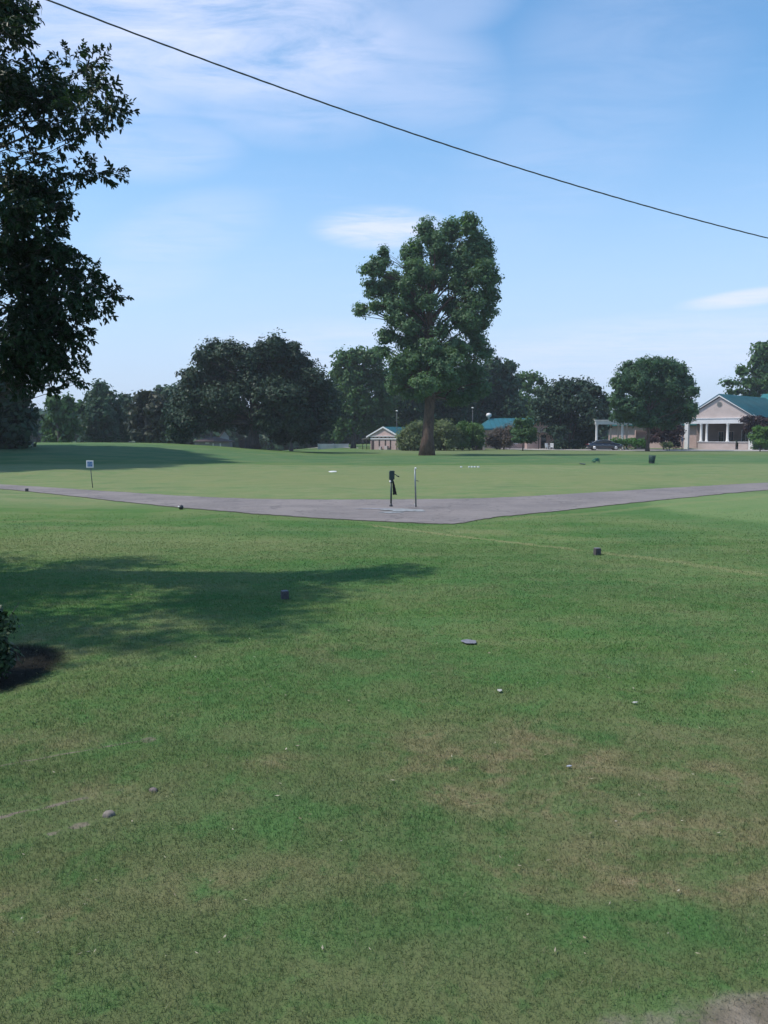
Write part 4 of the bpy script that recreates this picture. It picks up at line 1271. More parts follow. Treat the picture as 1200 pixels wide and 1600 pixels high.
# green basket and rack
p = G(1018, 724)
b_ = stand_up('wire_bin', 'tall dark green wire litter bin leaning on the far lawn', 'bin', p, .2)
b_.rotation_euler = (0.02, .07, .2)
mb = MB()
nb_ = 20
for i in range(nb_):
    g = 2 * math.pi * i / nb_
    mb.tube([(.20 * math.cos(g), .20 * math.sin(g), .05), (.25 * math.cos(g), .25 * math.sin(g), .62)], .013, 4)
for z in (.06, .2, .34, .48, .62):
    r = .20 + .05 * (z - .05) / .57
    mb.tube([(r * math.cos(2 * math.pi * i / 24), r * math.sin(2 * math.pi * i / 24), z) for i in range(25)], .012, 4)
mb.build('basket', M_GREENP, b_)
mb = MB(); mb.lathe([(.185, .05), (.19, .06), (.235, .57), (.22, .575), (.175, .07)], 18); mb.build('liner', material('dark_liner', (.035, .06, .06), .5), b_)
mb = MB(); mb.lathe([(.20, 0), (.22, .01), (.21, .055)], 18); mb.build('base', M_BLACKP, b_)

p = G(931, 723)
r_ = stand_up('bag_rack', 'small green tubular rack standing low on the far lawn', 'rack', p, .3)
M_GRB = material('bright_green_paint', (.02, .14, .10), .5)
mb = MB()
for y in (-.12, .12):
    mb.tube([(-.26, y, 0), (-.26, y, .20), (-.10, y, .26), (.10, y, .36), (.24, y, .30), (.27, y, 0)], .024, 6)
mb.tube([(-.26, -.12, .18), (-.26, .12, .18)], .02, 6); mb.tube([(.10, -.12, .36), (.10, .12, .36)], .02, 6); mb.tube([(.26, -.12, .12), (.26, .12, .12)], .02, 6)
mb.build('frame', M_GRB, r_)
mb = MB(); mb.box(-.02, .2, -.11, .11, .12, .30); mb.box(-.20, -.05, -.11, .11, .03, .12); mb.build('tray', material('green_tray', (.015, .09, .07), .6), r_, .02)

# light poles beyond the hedges
def light_pole(label, u, vt, Yd):
    c = P(u, 690, Yd); base = on_ground(c.x, Yd); H = P(u, vt, Yd).z - base.z
    t = thing('light_pole', label, 'light pole', base)
    mb = MB(); mb.tube([(0, 0, 0), (0, 0, H)], [.06, .035], 8); mb.build('pole', M_POLE, t)
    mb = MB(); mb.lathe([(.05, H - .02), (.15, H + .02), (.18, H + .10), (.10, H + .17), (.02, H + .19)], 12); mb.build('lamp_head', M_WHITE, t)


light_pole('slim light pole with white head above the weeping shrubs', 738, 638, 133)
light_pole('slim light pole with small pale head beside the small gabled building', 620, 643, 122)


# ------------------------------------------------------------------ buildings
def roof_gable(mb, x0, x1, y0, y1, ze, zr, over=.4, th=.18, ridge='y'):
    """gabled slab roof; ridge along y or x"""
    if ridge == 'y':
        xm = (x0 + x1) / 2; sl = (zr - ze) / (xm - x0); a, b = x0 - over, x1 + over
        zo = ze - sl * over
        for (p, q) in (((a, zo), (xm, zr)), ((xm, zr), (b, zo))):
            vs = [(p[0], y0, p[1]), (q[0], y0, q[1]), (q[0], y0, q[1] + th), (p[0], y0, p[1] + th),
                  (p[0], y1, p[1]), (q[0], y1, q[1]), (q[0], y1, q[1] + th), (p[0], y1, p[1] + th)]
            mb.add(vs, [(0, 1, 2, 3), (7, 6, 5, 4), (0, 4, 5, 1), (1, 5, 6, 2), (2, 6, 7, 3), (3, 7, 4, 0)])
    else:
        ym = (y0 + y1) / 2; sl = (zr - ze) / (ym - y0); a, b = y0 - over, y1 + over
        zo = ze - sl * over
        for (p, q) in (((a, zo), (ym, zr)), ((ym, zr), (b, zo))):
            vs = [(x0, p[0], p[1]), (x0, q[0], q[1]), (x0, q[0], q[1] + th), (x0, p[0], p[1] + th),
                  (x1, p[0], p[1]), (x1, q[0], q[1]), (x1, q[0], q[1] + th), (x1, p[0], p[1] + th)]
            mb.add(vs, [(3, 2, 1, 0), (4, 5, 6, 7), (0, 1, 5, 4), (1, 2, 6, 5), (2, 3, 7, 6), (3, 0, 4, 7)])
    return mb


def hip_roof(mb, x0, x1, y0, y1, ze, zr, inset_l, inset_r, th=.2):
    ym = (y0 + y1) / 2
    e = [(x0, y0, ze), (x1, y0, ze), (x1, y1, ze), (x0, y1, ze)]
    r = [(x0 + inset_l, ym, zr), (x1 - inset_r, ym, zr)]
    lo = [(x, y, z - th) for x, y, z in e]
    return mb.add(e + r + lo, [(0, 1, 5, 4), (1, 2, 5), (2, 3, 4, 5), (3, 0, 4), (0, 6, 7, 1), (1, 7, 8, 2), (2, 8, 9, 3), (3, 9, 6, 0), (9, 8, 7, 6)])


def seams(mb, x0, x1, y0, y1, z0, z1, step=.6):
    """standing seams running up a slope from (y0,z0) to (y1,z1)"""
    x = x0
    while x <= x1:
        mb.tube([(x, y0, z0 + .03), (x, y1, z1 + .03)], .03, 4)
        x += step
    return mb


def window(parent, x0, x1, y, z0, z1, fr=.08, bars=(1, 1), mat=M_GLASS, trim=M_TRIM):
    mb = MB()
    mb.box(x0, x0 + fr, y - .06, y - .003, z0, z1); mb.box(x1 - fr, x1, y - .06, y - .003, z0, z1)
    mb.box(x0 + fr, x1 - fr, y - .06, y - .003, z0, z0 + fr); mb.box(x0 + fr, x1 - fr, y - .06, y - .003, z1 - fr, z1)
    for i in range(1, bars[0] + 1):
        x = x0 + (x1 - x0) * i / (bars[0] + 1); mb.box(x - .02, x + .02, y - .045, y - .008, z0 + fr, z1 - fr)
    f = mb.build('window', trim, parent)
    mb = MB(); mb.box(x0 + fr, x1 - fr, y - .035, y - .015, z0 + fr, z1 - fr); mb.build('pane', mat, f)
    return f


# clubhouse with gabled porch; its front is turned towards the left
YC = 128.0
gx = lambda u, Yd=YC: P(u, 690, Yd).x
zz = lambda v, Yd=YC: P(600, v, Yd).z
c0 = on_ground(gx(1121), YC)
TH = math.radians(-42)
ch = thing('clubhouse', 'beige clubhouse with teal roof and white columned gable porch', 'building', c0, TH)
Z_ = lambda v, Yd=YC: zz(v, Yd) - c0.z
HWG = 5.4
xl, xr = -HWG, HWG
X_ = lambda u: (u - 1121) / 61.0 * HWG
beam_b, beam_t, peak = Z_(660.5), Z_(655), Z_(619.5)
BY0, BY1 = 5.2, 30.0
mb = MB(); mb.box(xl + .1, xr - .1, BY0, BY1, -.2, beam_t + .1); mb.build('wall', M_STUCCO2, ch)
mb = MB(); mb.box(-22, xl + .095, 8.5, 16.5, -.2, Z_(664)); mb.build('wing_wall', M_BRICK, ch)
mb = MB(); hip_roof(mb, -22.8, xl + 4, 7.7, 17.3, Z_(661), Z_(634), 4, 1.0); mb.build('wing_roof', M_ROOFL, ch)
mb = MB(); seams(mb, -18, xl + 2, 7.75, 12.5, Z_(661), Z_(634), .75); mb.build('seams', M_ROOFL, ch)
xm = 0.0
mb = MB(); mb.prism([(xl + .25, beam_t + .12), (xr - .25, beam_t + .12), (xm, peak - .12)], .30, .45)
gp = mb.build('gable_panel', M_STUCCO, ch)
rng_v = [(.34 * math.cos(2 * math.pi * i / 20), .34 * math.sin(2 * math.pi * i / 20)) for i in range(20)]
mb = MB(); mb.prism([(xm + a * 1.15, Z_(631.5) + b * 1.15) for a, b in rng_v], .24, .297); vent = mb.build('vent', material('vent_grey', (.30, .29, .27), .8), gp)
mb = MB()
for i in range(6):
    z = Z_(631.5) - .27 + i * .105; hw = math.sqrt(max(.01, .34 ** 2 - (z - Z_(631.5)) ** 2)) * .95
    mb.box(xm - hw, xm + hw, .205, .238, z, z + .05)
mb.build('louvres', material('louvre', (.20, .19, .18), .8), vent)
for sgn in (-1, 1):
    xa = xl - .25 if sgn < 0 else xr + .25
    a0 = (xa, beam_t - .02); a1 = (xm, peak + .02)
    vs = [(a0[0], 0.02, a0[1]), (a1[0], .02, a1[1]), (a1[0], .02, a1[1] + .26), (a0[0], .02, a0[1] + .22), (a0[0], .28, a0[1]), (a1[0], .28, a1[1]), (a1[0], .28, a1[1] + .26), (a0[0], .28, a0[1] + .22)]
    mb = MB(); mb.add(vs, [(0, 1, 2, 3), (7, 6, 5, 4), (0, 4, 5, 1), (1, 5, 6, 2), (2, 6, 7, 3), (3, 7, 4, 0)])
    mb.build('bargeboard', M_TRIM, gp)
mb = MB(); roof_gable(mb, xl, xr, -.02, BY1 + .5, beam_t + .22, peak + .28, .35, .12, 'y'); rf = mb.build('roof', M_ROOF, ch)
mb = MB(); y = .6; sl_ = (peak + .28 - beam_t - .22) / HWG
while y < BY1:
    mb.tube([(.05, y, peak + .42), (xr + .3, y, peak + .42 - sl_ * (HWG + .3))], .03, 4); mb.tube([(-.05, y, peak + .42), (xl - .3, y, peak + .42 - sl_ * (HWG + .3))], .03, 4); y += .75
mb.build('seams', M_ROOF, rf)
mb = MB(); mb.box(xl - .2, xr + .2, .06, .60, beam_b - .12, beam_t + .08); mb.box(xl - .3, xr + .3, -.02, .62, beam_t + .083, beam_t + .20)
mb.box(xl - .15, xl + .25, .603, BY0 - .004, beam_b - .1, beam_t + .05); mb.box(xr - .25, xr + .15, .603, BY0 - .004, beam_b - .1, beam_t + .05)
mb.build('beam', M_TRIM, ch)
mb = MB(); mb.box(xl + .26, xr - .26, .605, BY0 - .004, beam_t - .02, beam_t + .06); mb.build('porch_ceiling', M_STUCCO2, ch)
ztop = beam_b - .125


def column(parent, x, y, w_, z0, z1, square=False):
    mb = MB()
    if square:
        mb.box(x - w_, x + w_, y - w_, y + w_, z0, z1)
    else:
        mb.lathe([(w_ * 1.35, z0), (w_ * 1.35, z0 + .12), (w_ * 1.0, z0 + .2), (w_ * .92, z1 - .22), (w_ * 1.3, z1 - .1), (w_ * 1.3, z1)], 14, (x, y, 0))
    return mb.build('column', M_WHITE, parent)


wallz = Z_(691)
column(ch, X_(1067), .33, .28, -.1, ztop, True)
column(ch, X_(1091.5), .33, .20, wallz + .095, ztop)
column(ch, X_(1101), .33, .17, wallz + .095, ztop)
column(ch, X_(1136), .33, .20, wallz + .095, ztop)
column(ch, X_(1175), .33, .32, -.1, ztop, True)
mb = MB(); mb.box(X_(1088), X_(1150), .1, .56, -.1, wallz); mb.build('low_wall', M_STUCCO, ch)
mb = MB(); mb.box(X_(1155), X_(1170.5), .1, .56, -.1, wallz); mb.build('low_wall', M_STUCCO, ch)
mb = MB(); mb.box(X_(1086.5), X_(1151), .0, .66, wallz + .004, wallz + .09); mb.build('wall_cap', M_TRIM, ch)
mb = MB(); mb.box(X_(1154), X_(1171), .0, .66, wallz + .004, wallz + .09); mb.build('wall_cap', M_TRIM, ch)
mb = MB(); mb.box(xl, xr, .68, BY0 - .004, -.1, .12); mb.build('porch_floor', M_CONC, ch)
window(ch, 1.6, 2.9, BY0, .4, 2.9, .09, (1, 0))
window(ch, -1.9, -1.0, BY0, 1.0, 2.7, .09, (1, 0), trim=M_STUCCO)
window(ch, -.4, .5, BY0, 1.0, 2.7, .09, (1, 0), trim=M_STUCCO)
# higher light teal cross roof further back
mb = MB(); roof_gable(mb, -1, 14, 18, 25, peak - .9, peak + 1.0, .3, .15, 'x'); mb.build('upper_roof', M_ROOFL, ch)
mb = MB(); mb.box(-.8, 13.8, 18.2, 24.8, beam_t + .2, peak - .9); mb.build('upper_wall', M_STUCCO, ch)

# dark blue post by the porch corner
p = P(1066, 690, 122); g0 = on_ground(p.x, 122)
t = thing('sign_post', 'slim dark blue post standing before the left porch pillar', 'post', g0)
mb = MB(); mb.tube([(0, 0, 0), (0, 0, 2.0)], .06, 8); mb.build('post', material('navy_paint', (.03, .05, .10), .5), t)
mb = MB(); mb.box(-.16, .16, -.05, -.062 + .03, 1.25, 1.75); mb.build('plate', material('navy_plate', (.05, .075, .12), .5), t)

# covered walkway with white flat roof
YP = 126.0
pc = on_ground(gx(957, YP), YP)
pg = thing('covered_walkway', 'white flat roofed walkway on round columns behind the parked black car', 'walkway', pc)
XP = lambda u, Yd=YP: gx(u, Yd) - pc.x
ZP = lambda v, Yd=YP: zz(v, Yd) - pc.z
zb = ZP(663)
mb = MB(); mb.box(XP(929), XP(1066), -.3, 3.6, zb, ZP(657.5)); mb.box(XP(928), XP(1067), -.4, 3.7, ZP(657.5) + .003, ZP(656)); mb.build('roof_slab', M_WHITE, pg)
for (u, y, r) in ((932, .0, .19), (954, 3.2, .13), (965.5, 3.2, .12), (972, .0, .19), (979, 3.2, .15)):
    column(pg, XP(u, YP + y), y, r, -.1, zb - .003)
mb = MB(); mb.box(XP(993, YP + 4), XP(1012, YP + 4), 3.9, 4.5, -.1, ZP(672, YP + 4)); 
tag(mb.build('brick_pier', M_BRICK, None, loc=pc), 'short pinkish brick wall section left of the slim trunk of the round tree', 'brick wall')

# middle hall with teal hip roof
YH = 137.0
hc = on_ground(gx(800, YH), YH)
hl = thing('hall', 'low teal hip roofed hall half hidden behind brown and green shrubs', 'building', hc)
XH = lambda u, Yd=YH: gx(u, Yd) - hc.x
ZH = lambda v, Yd=YH: zz(v, Yd) - hc.z
mb = MB(); mb.box(XH(757), XH(838), 0, 9, -.1, ZH(671)); mb.build('wall', M_BRICK, hl)
mb = MB(); hip_roof(mb, XH(751), XH(842), -.6, 9.6, ZH(669.5), ZH(653.5, YH + 4.5), 2.0, .4, .25); rf2 = mb.build('roof', metal_roof('blue_teal_roofing', (.018, .130, .165)), hl)
mb = MB(); seams(mb, XH(768), XH(838), -.55, 4.5, ZH(669.5), ZH(653.5, YH + 4.5), .75); mb.build('seams', M_ROOF, rf2)
mb = MB(); mb.lathe([(.16, 0), (.16, .25), (.38, .35), (.46, .6), (.36, .85), (.1, .95)], 12, (XH(768.5), 4.3, ZH(654.5, YH + 4.5))); mb.build('roof_vent', M_WHITE, hl)
window(hl, XH(791), XH(797), 0, ZH(692), ZH(679), .12, (1, 0), mat=M_WHITE)
window(hl, XH(802), XH(809), 0, ZH(694), ZH(688), .12, (0, 0), mat=M_STUCCO2)

# gabled end house to the right of it
YG = 133.0
hg = on_ground(gx(853, YG), YG)
hh_ = thing('gabled_house', 'pinkish gabled building end with a flat canopy right of the teal hall', 'building', hg)
XG = lambda u, Yd=YG: gx(u, Yd) - hg.x
ZG = lambda v, Yd=YG: zz(v, Yd) - hg.z
gl_, gr_ = XG(826), XG(868); gm = (gl_ + gr_) / 2
mb = MB(); mb.prism([(gl_, -.1), (gr_, -.1), (gr_, ZG(672)), (gm, ZG(655)), (gl_, ZG(672))], 1.5, 10); mb.build('wall', M_BRICK, hh_)
mb = MB(); roof_gable(mb, gl_, gr_, 1.1, 10.4, ZG(672) + .05, ZG(655) + .05, .4, .15); mb.build('roof', M_ROOF, hh_)
mb = MB(); mb.box(XG(838), XG(866), -1.0, 1.49, ZG(676), ZG(673.5)); mb.build('canopy', material('grey_canopy', (.30, .29, .30), .7, .2, 2), hh_)
for u in (840, 864):
    mb = MB(); mb.tube([(XG(u), -.85, -.1), (XG(u), -.85, ZG(676) - .003)], .06, 8); mb.build('post', M_BLACKP, hh_)
mb = MB(); mb.box(XG(848), XG(856), 1.43, 1.497, .0, 2.1); mb.build('door', M_GLASS, hh_)

# white garden chairs in front of it
def chair(label, u, Yd, rot):
    c = P(u, 690, Yd); g = on_ground(c.x, Yd)
    t = thing('garden_chair', label, 'chair', g, rot, 'white garden chairs')
    mb = MB(); mb.box(-.25, .25, -.25, .22, .38, .42); mb.build('seat', M_WHITE, t, .01)
    mb = MB()
    for i in range(5): mb.box(-.24 + i * .1, -.16 + i * .1, .22, .25, .42, .92)
    mb.box(-.25, .25, .252, .275, .86, .95); mb.build('backrest', M_WHITE, t)
    for sx in (-.22, .22):
        for sy in (-.22, .19):
            mb = MB(); mb.tube([(sx, sy, 0), (sx, sy, .38)], .025, 6); mb.build('leg', M_WHITE, t)
    for sx in (-.27, .27):
        mb = MB(); mb.box(sx - .03, sx + .03, -.24, .24, .60, .63); mb.build('armrest', M_WHITE, t)


chair('left one of two white garden chairs beside the dark low shrub', 855.5, 124, .5)
chair('right one of two white garden chairs beside the dark low shrub', 862, 124, -.3)

# white box (cooler) and brown enclosure under the weeping shrubs
p = on_ground(gx(751, 124), 124)
t = thing('brick_enclosure', 'low brown enclosure with a paler end pillar below the brown shrub', 'enclosure', p)
q = 124 / F
mb = MB(); mb.box(-7 * q, 3.2 * q, 0, 2.0, -.05, 1.15); mb.build('panel', material('brown_board', (.075, .050, .045), .9, .3, 3), t)
mb = MB(); mb.box(3.3 * q, 7 * q, -.05, .6, -.05, 1.2); mb.build('pillar', M_STUCCO, t)
p = on_ground(gx(738, 124), 124)


# ------------------------------------------------------------------ cars
def loft(mb, sections, close=True):
    n = len(sections[0]); vs = [p for s in sections for p in s]; fs = []
    for i in range(len(sections) - 1):
        for k in range(n):
            k2 = (k + 1) % n
            fs.append((i * n + k, (i + 1) * n + k, (i + 1) * n + k2, i * n + k2))
    fs.append(tuple(range(n))); fs.append(tuple((len(sections) - 1) * n + k for k in range(n - 1, -1, -1)))
    return mb.add(vs, fs, True)


M_CHROME = material('chrome', (.75, .75, .78), .15, metal=1.0)


def car(name, label, cat, loc, rot, paint, L=4.85):
    t = thing(name, label, cat, loc, rot)
    xsn = [-2.42, -2.36, -2.1, -1.7, -1.0, -.3, .4, 1.0, 1.4, 1.9, 2.2, 2.36, 2.42]
    hw = [.62, .78, .87, .90, .91, .91, .91, .91, .90, .87, .80, .70, .55]
    zt = [.72, .90, .98, 1.00, .97, .95, .95, .97, .98, .92, .84, .74, .60]
    zbm = [.40, .30, .24, .22, .20, .20, .20, .20, .20, .22, .24, .28, .36]
    sec = []
    for x, w_, a, b in zip(xsn, hw, zt, zbm):
        m_ = (a + b) / 2
        half = [(w_ * .86, b), (w_ * .99, b + .10), (w_, m_), (w_ * .985, a - .16), (w_ * .93, a - .05), (w_ * .72, a)]
        ring = [(x, y, z) for y, z in half] + [(x, -y, z) for y, z in reversed(half)]
        sec.append(ring)
    mb = MB(); loft(mb, sec); body = mb.build('body', paint, t)
    # glasshouse
    gxs = [-1.85, -1.2, -.75, -.1, .35, .75, 1.35]
    gz = [.97, 1.28, 1.39, 1.43, 1.41, 1.32, .97]
    sec = []
    for x, z in zip(gxs, gz):
        wb = .80; wt_ = .80 - .30 * (z - .93)
        sec.append([(x, wb, .93), (x, wt_ + .02, z - .03), (x, wt_ - .06, z), (x, -wt_ + .06, z), (x, -wt_ - .02, z - .03), (x, -wb, .93)])
    mb = MB(); loft(mb, sec); gl = mb.build('windows', M_GLASS, t)
    sec = []
    for x, z in zip([-1.15, -.75, -.1, .35, .72], [1.305, 1.40, 1.445, 1.425, 1.335]):
        wt_ = .80 - .30 * (z - .93)
        sec.append([(x, wt_ + .03, z - .05), (x, wt_ - .04, z + .01), (x, -wt_ + .04, z + .01), (x, -wt_ - .03, z - .05)])
    mb = MB(); loft(mb, sec); rf_ = mb.build('roof', paint, t)
    for s in (-1, 1):
        for pts_, r_ in (([(1.34, s * .77, .97), (.74, s * .69, 1.33)], .035), ([(-1.84, s * .77, .98), (-1.17, s * .70, 1.30)], .05), ([(-.28, s * .80, .95), (-.32, s * .66, 1.41)], .03)):
            mb = MB(); mb.tube(pts_, r_, 5); mb.build('pillar', paint, rf_)
        mb = MB(); mb.tube([(-1.8, s * .80, 1.0), (-1.15, s * .725, 1.30), (-.7, s * .70, 1.385), (-.1, s * .69, 1.42), (.4, s * .695, 1.40), (.76, s * .715, 1.31), (1.30, s * .795, 1.0)], .022, 5)
        mb.build('window_trim', M_CHROME, t)
    for x in (-1.45, 1.47):
        for s in (-1, 1):
            mb = MB(); y = s * .80
            mb.tube([(x, y - .11 * 1, .33), (x, y + .11, .33)], .335, 24)
            wh = mb.build('wheel', material('tyre', (.02, .02, .02), .9), t)
            mb = MB(); yo = y + s * .112
            mb.tube([(x, yo - .012, .33), (x, yo + .012, .33)], .225, 20)
            mb.build('rim', material('alloy', (.62, .62, .64), .35, metal=.3), wh)
            mb = MB()
            for k in range(5):
                a = k * 1.2566; mb.tube([(x + .06 * math.cos(a), yo + s * .02, .33 + .06 * math.sin(a)), (x + .2 * math.cos(a), yo + s * .018, .33 + .2 * math.sin(a))], .022, 5)
            mb.build('spokes', material('alloy_bright', (.75, .75, .77), .3, metal=.3), wh)
    for s in (-1, 1):
        mb = MB(); mb.lathe([(.02, -.1), (.09, -.06), (.10, 0), (.09, .06), (.02, .1)], 10, (.92, s * .97, 1.02)); mb.build('mirror', paint, t)
        mb = MB(); mb.add([(2.10, s * .80, .70), (2.37, s * .60, .68), (2.30, s * .62, .79), (2.04, s * .80, .82), (2.08, s * .84, .70), (2.385, s * .63, .68), (2.31, s * .66, .79), (2.02, s * .83, .82)],
                          [(0, 1, 2, 3), (7, 6, 5, 4), (0, 4, 5, 1), (1, 5, 6, 2), (2, 6, 7, 3), (3, 7, 4, 0)]); mb.build('headlight', material('lens', (.6, .62, .65), .1), t)
        mb = MB(); mb.box(-2.40, -2.28, s * .70 - .12, s * .70 + .12, .72, .86); mb.build('taillight', material('red_lens', (.25, .01, .01), .2), t, .02)
        for x in (-.45, .45):
            mb = MB(); mb.tube([(x, s * .925, .80), (x + .2, s * .925, .80)], .015, 5); mb.build('handle', M_CHROME, t)
    return t


M_CARB = material('black_car_paint', (.012, .014, .028), .22, spec=.7, coat=.8)
cp = on_ground(gx(944, 121.5), 121.5)
car('parked_car', 'black sedan with bright wheels parked on the drive', 'car', (cp.x, cp.y, cp.z + .03), -.06, M_CARB)
cw = on_ground(gx(733, 127), 127)
car('parked_car', 'white car mostly hidden behind the weeping shrub at the teal hall', 'car', (cw.x, cw.y, cw.z), .3, material('white_car_paint', (.6, .6, .62), .25, coat=.6))

# small gabled building left of the thick trunk
YB = 126.0
bb = on_ground(gx(600, YB), YB)
rt = math.radians(-36)
sb = thing('cart_house', 'small pinkish gabled building with teal roof left of the thick trunk', 'building', bb, rt)
kb = YB / F
wg = 2.45      # half width of the gable end
eb = zz(681, YB) - bb.z; pk = zz(668.5, YB) - bb.z
mb = MB(); mb.prism([(-wg, -.1), (wg, -.1), (wg, eb), (-wg, eb)], 0, 7.5); mb.build('wall', M_BRICK, sb)
mb = MB(); mb.prism([(-wg - .1, eb + .003), (wg + .1, eb + .003), (0, pk)], -.1, .2); mb.build('gable_panel', material('pink_panel', (.56, .40, .37), .9, .15, 2), sb)
mb = MB(); roof_gable(mb, -wg, wg, -.22, 8.0, eb + .08, pk + .04, .55, .12); mb.build('roof', M_ROOF, sb)
mb = MB()
for s in (-1, 1):
    a0 = (s * (wg + .6), eb - .28); a1 = (0, pk - .02)
    vs = [(a0[0], -.30, a0[1]), (a1[0], -.30, a1[1]), (a1[0], -.30, a1[1] + .22), (a0[0], -.30, a0[1] + .2), (a0[0], -.225, a0[1]), (a1[0], -.225, a1[1]), (a1[0], -.225, a1[1] + .22), (a0[0], -.225, a0[1] + .2)]
    mb.add(vs, [(0, 1, 2, 3), (7, 6, 5, 4), (0, 4, 5, 1), (1, 5, 6, 2), (2, 6, 7, 3), (3, 7, 4, 0)])
mb.build('bargeboard', M_TRIM, sb)
mb = MB(); mb.box(-wg - .55, wg + .55, -.20, -.11, eb - .10, eb - .004); mb.box(-wg, wg, -.105, -.004, eb - .50, eb - .36); mb.build('fascia', M_TRIM, sb)
for i in range(5):
    x = -wg + .55 + i * .72
    mb = MB(); mb.box(x - .08, x + .08, -.05, -.004, eb - .29, eb - .16); mb.build('vent_block', M_BLACKP, sb)
mb = MB(); mb.box(-wg + .2, -wg + .62, -.06, -.004, -.05, 1.35); mb.build('door', material('dark_door', (.05, .03, .03), .7), sb)
for x in (-.85, .25, 1.15):
    mb = MB(); mb.box(x - .05, x + .05, -.10, -.004, -.05, eb - .51); mb.build('post', material('dark_post', (.06, .045, .04), .8), sb)
M_PALEOBJ = material('pale_clutter', (.50, .42, .40), .8, .3, 4)
mb = MB(); mb.box(-.6, -.2, -.5, -.15, -.05, .45); mb.box(.45, .95, -.55, -.12, -.05, .55); 
tag(mb.build('storage_crate', M_PALEOBJ, None, .03, loc=bb, rot=rt), 'pale crates stacked low in front of the small gabled building', 'crate')
# open lean-to at its left
mb = MB(); mb.add([(-wg - 1.9, .3, 1.45), (-wg - .003, .3, eb - .25), (-wg - .003, 4, eb - .25), (-wg - 1.9, 4, 1.45), (-wg - 1.9, .3, 1.55), (-wg - .003, .3, eb - .15), (-wg - .003, 4, eb - .15), (-wg - 1.9, 4, 1.55)],
                  [(3, 2, 1, 0), (4, 5, 6, 7), (0, 1, 5, 4), (1, 2, 6, 5), (2, 3, 7, 6), (3, 0, 4, 7)]); mb.build('canopy', material('grey_tin', (.16, .15, .15), .6), sb)
for x in (-wg - 1.75, -wg - 1.0):
    mb = MB(); mb.tube([(x, .4, -.1), (x, .4, 1.5 + (x + wg + 1.9) * .25)], .05, 6); mb.build('post', M_BLACKP, sb)

# far house seen under the oak
YF = 172.0
hf = on_ground(gx(330, YF), YF)
fh = thing('far_house', 'low brown roofed house seen under the left side of the huge oak', 'building', hf, .1)
q = YF / F
ztop_ = zz(683, YF) - hf.z; zev = zz(690, YF) - hf.z
mb = MB(); mb.box(-24 * q, 28 * q, 0, 8, -.1, zev); mb.build('wall', material('grey_wall', (.25, .24, .24), .9, .2, 1), fh)
mb = MB(); hip_roof(mb, -26 * q, 30 * q, -.6, 8.6, zev + .1, ztop_, 2.5, 3, .2); mb.build('roof', material('brown_shingle', (.12, .075, .068), .9, .3, 1.5), fh)
for (a, b, z0, z1) in ((-9, -3, 2.0, zev - .15), (2, 4, .2, zev - .3), (13, 15, .2, zev - .3)):
    mb = MB(); mb.box(a * q, b * q, -.08, -.004, z0 if z0 < z1 else z1 - .5, z1); mb.build('window', M_WHITE, fh)
# taller white gable to the right of it
hf2 = on_ground(gx(351, 182), 182)
f2 = thing('white_gable_house', 'small far white gable peeking under the oak beside the brown roof', 'building', hf2, .2)
q2 = 182 / F
zp = zz(674, 182) - hf2.z; ze2 = zz(683, 182) - hf2.z
mb = MB(); mb.prism([(-7 * q2, -.1), (7 * q2, -.1), (7 * q2, ze2), (0, zp), (-7 * q2, ze2)], 0, 6); mb.build('wall', M_WHITE, f2)
mb = MB(); roof_gable(mb, -7 * q2, 7 * q2, -.3, 6.3, ze2 + .04, zp + .04, .3, .15); mb.build('roof', material('brown_roofing', (.10, .07, .06), .9), f2)

# low pale fence to the right of the oak, long thin rail fence left of it, far left shed
def fence(label, ua, ub_, Yd, H, mat, rails=3, solid=False):
    a = on_ground(gx(ua, Yd), Yd); b = on_ground(gx(ub_, Yd), Yd); Lf = (b - a).length
    t = thing('fence', label, 'fence', a)
    if solid:
        mb = MB(); mb.box(0, Lf, 0, .06, .05, H); mb.build('panel', mat, t)
    else:
        mb = MB()
        for i in range(rails): mb.box(0, Lf, 0, .05, H * (i + .7) / rails - .06, H * (i + .7) / rails + .03)
        mb.build('rails', mat, t)
    n = max(2, int(Lf / 2.4))
    for i in range(n + 1):
        mb = MB(); mb.box(Lf * i / n - .06, Lf * i / n + .06, -.08, -.004, -.05, H + .1); mb.build('post', mat, t)


fence('low pale blue grey fence between the huge oak and the small gabled building', 497, 544, 152, 1.0, material('pale_fence', (.38, .42, .46), .7, .2, 1), solid=True)
fence('long low grey rail fence beyond the rise at the left of the huge oak', 190, 305, 138, 2.45, material('grey_rail', (.22, .23, .24), .8), rails=2)
sh = on_ground(gx(205, 150), 150)
t = thing('shed', 'grey low shed with dark openings beyond the rise at the left', 'building', sh)
zt_ = zz(690, 150) - sh.z
mb = MB(); mb.box(-1.7, 1.7, 0, 3, -.1, zt_ - .25); mb.build('wall', material('shed_wall', (.28, .28, .31), .9, .2, 2), t)
mb = MB(); mb.box(-1.9, 1.9, -.2, 3.2, zt_ - .247, zt_); mb.build('roof', material('shed_roof', (.16, .16, .17), .9), t)
for x in (-.9, .7):
    mb = MB(); mb.box(x - .45, x + .45, -.06, -.004, zt_ - 1.2, zt_ - .5); mb.build('window', M_GLASS, t)
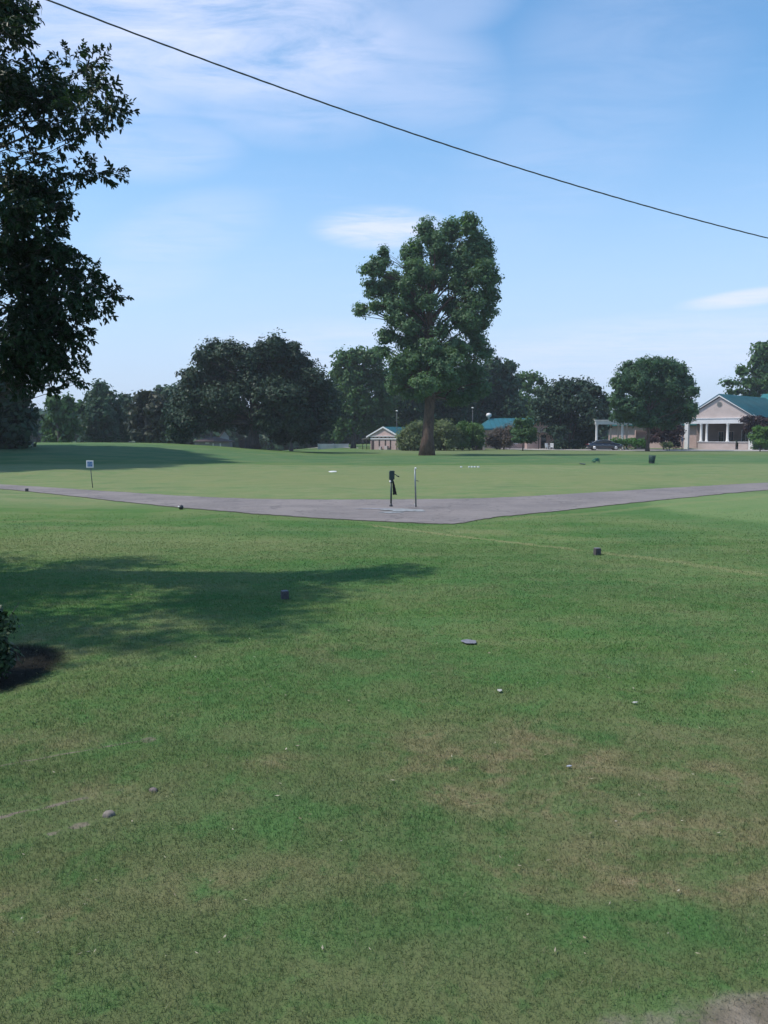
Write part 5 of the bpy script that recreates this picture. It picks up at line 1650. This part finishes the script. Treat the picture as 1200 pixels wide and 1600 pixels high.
rh = on_ground(gx(2, 135), 135)
t = thing('red_shed', 'dull red shed with grey roof at the far left edge', 'building', rh)
za, zb_ = zz(676, 135) - rh.z, zz(680, 135) - rh.z
mb = MB(); mb.prism([(-2.0, -.1), (1.5, -.1), (1.5, zb_ - .6), (-.2, za), (-2.0, zb_ - .6)], 0, 5); mb.build('wall', material('red_boards', (.14, .035, .035), .9, .2, 2), t)
mb = MB(); mb.add([(1.75, -.3, zb_ - .75), (-.2, -.3, za + .1), (-.2, 5.3, za + .1), (1.75, 5.3, zb_ - .75), (1.75, -.3, zb_ - .60), (-.2, -.3, za + .25), (-.2, 5.3, za + .25), (1.75, 5.3, zb_ - .60)],
                  [(0, 1, 2, 3), (7, 6, 5, 4), (0, 4, 5, 1), (1, 5, 6, 2), (2, 6, 7, 3), (3, 7, 4, 0)])
mb.add([(-2.25, -.3, zb_ - .75), (-.2, -.3, za + .1), (-.2, 5.3, za + .1), (-2.25, 5.3, zb_ - .75), (-2.25, -.3, zb_ - .60), (-.2, -.3, za + .25), (-.2, 5.3, za + .25), (-2.25, 5.3, zb_ - .60)],
       [(3, 2, 1, 0), (4, 5, 6, 7), (1, 5, 4, 0), (2, 6, 5, 1), (3, 7, 6, 2), (0, 4, 7, 3)])
mb.build('roof', material('grey_roofing', (.20, .19, .20), .9), t)


# ------------------------------------------------------------------ thin summer haze over the whole course
mb = MB(); mb.box(-1150, 1150, -420, 1500, -2.8, 34)
hz_m = bpy.data.materials.new('haze'); hz_m.use_nodes = True
hz_m.node_tree.nodes.clear()
vo = hz_m.node_tree.nodes.new('ShaderNodeVolumePrincipled'); om = hz_m.node_tree.nodes.new('ShaderNodeOutputMaterial')
vo.inputs['Color'].default_value = (.88, .93, 1.0, 1); vo.inputs['Density'].default_value = .00038; vo.inputs['Anisotropy'].default_value = .2
hz_m.node_tree.links.new(vo.outputs[0], om.inputs['Volume'])
hzo = mb.build('haze', hz_m); hzo['kind'] = 'stuff'; hzo['label'] = 'thin pale summer haze in the air over the golf course'
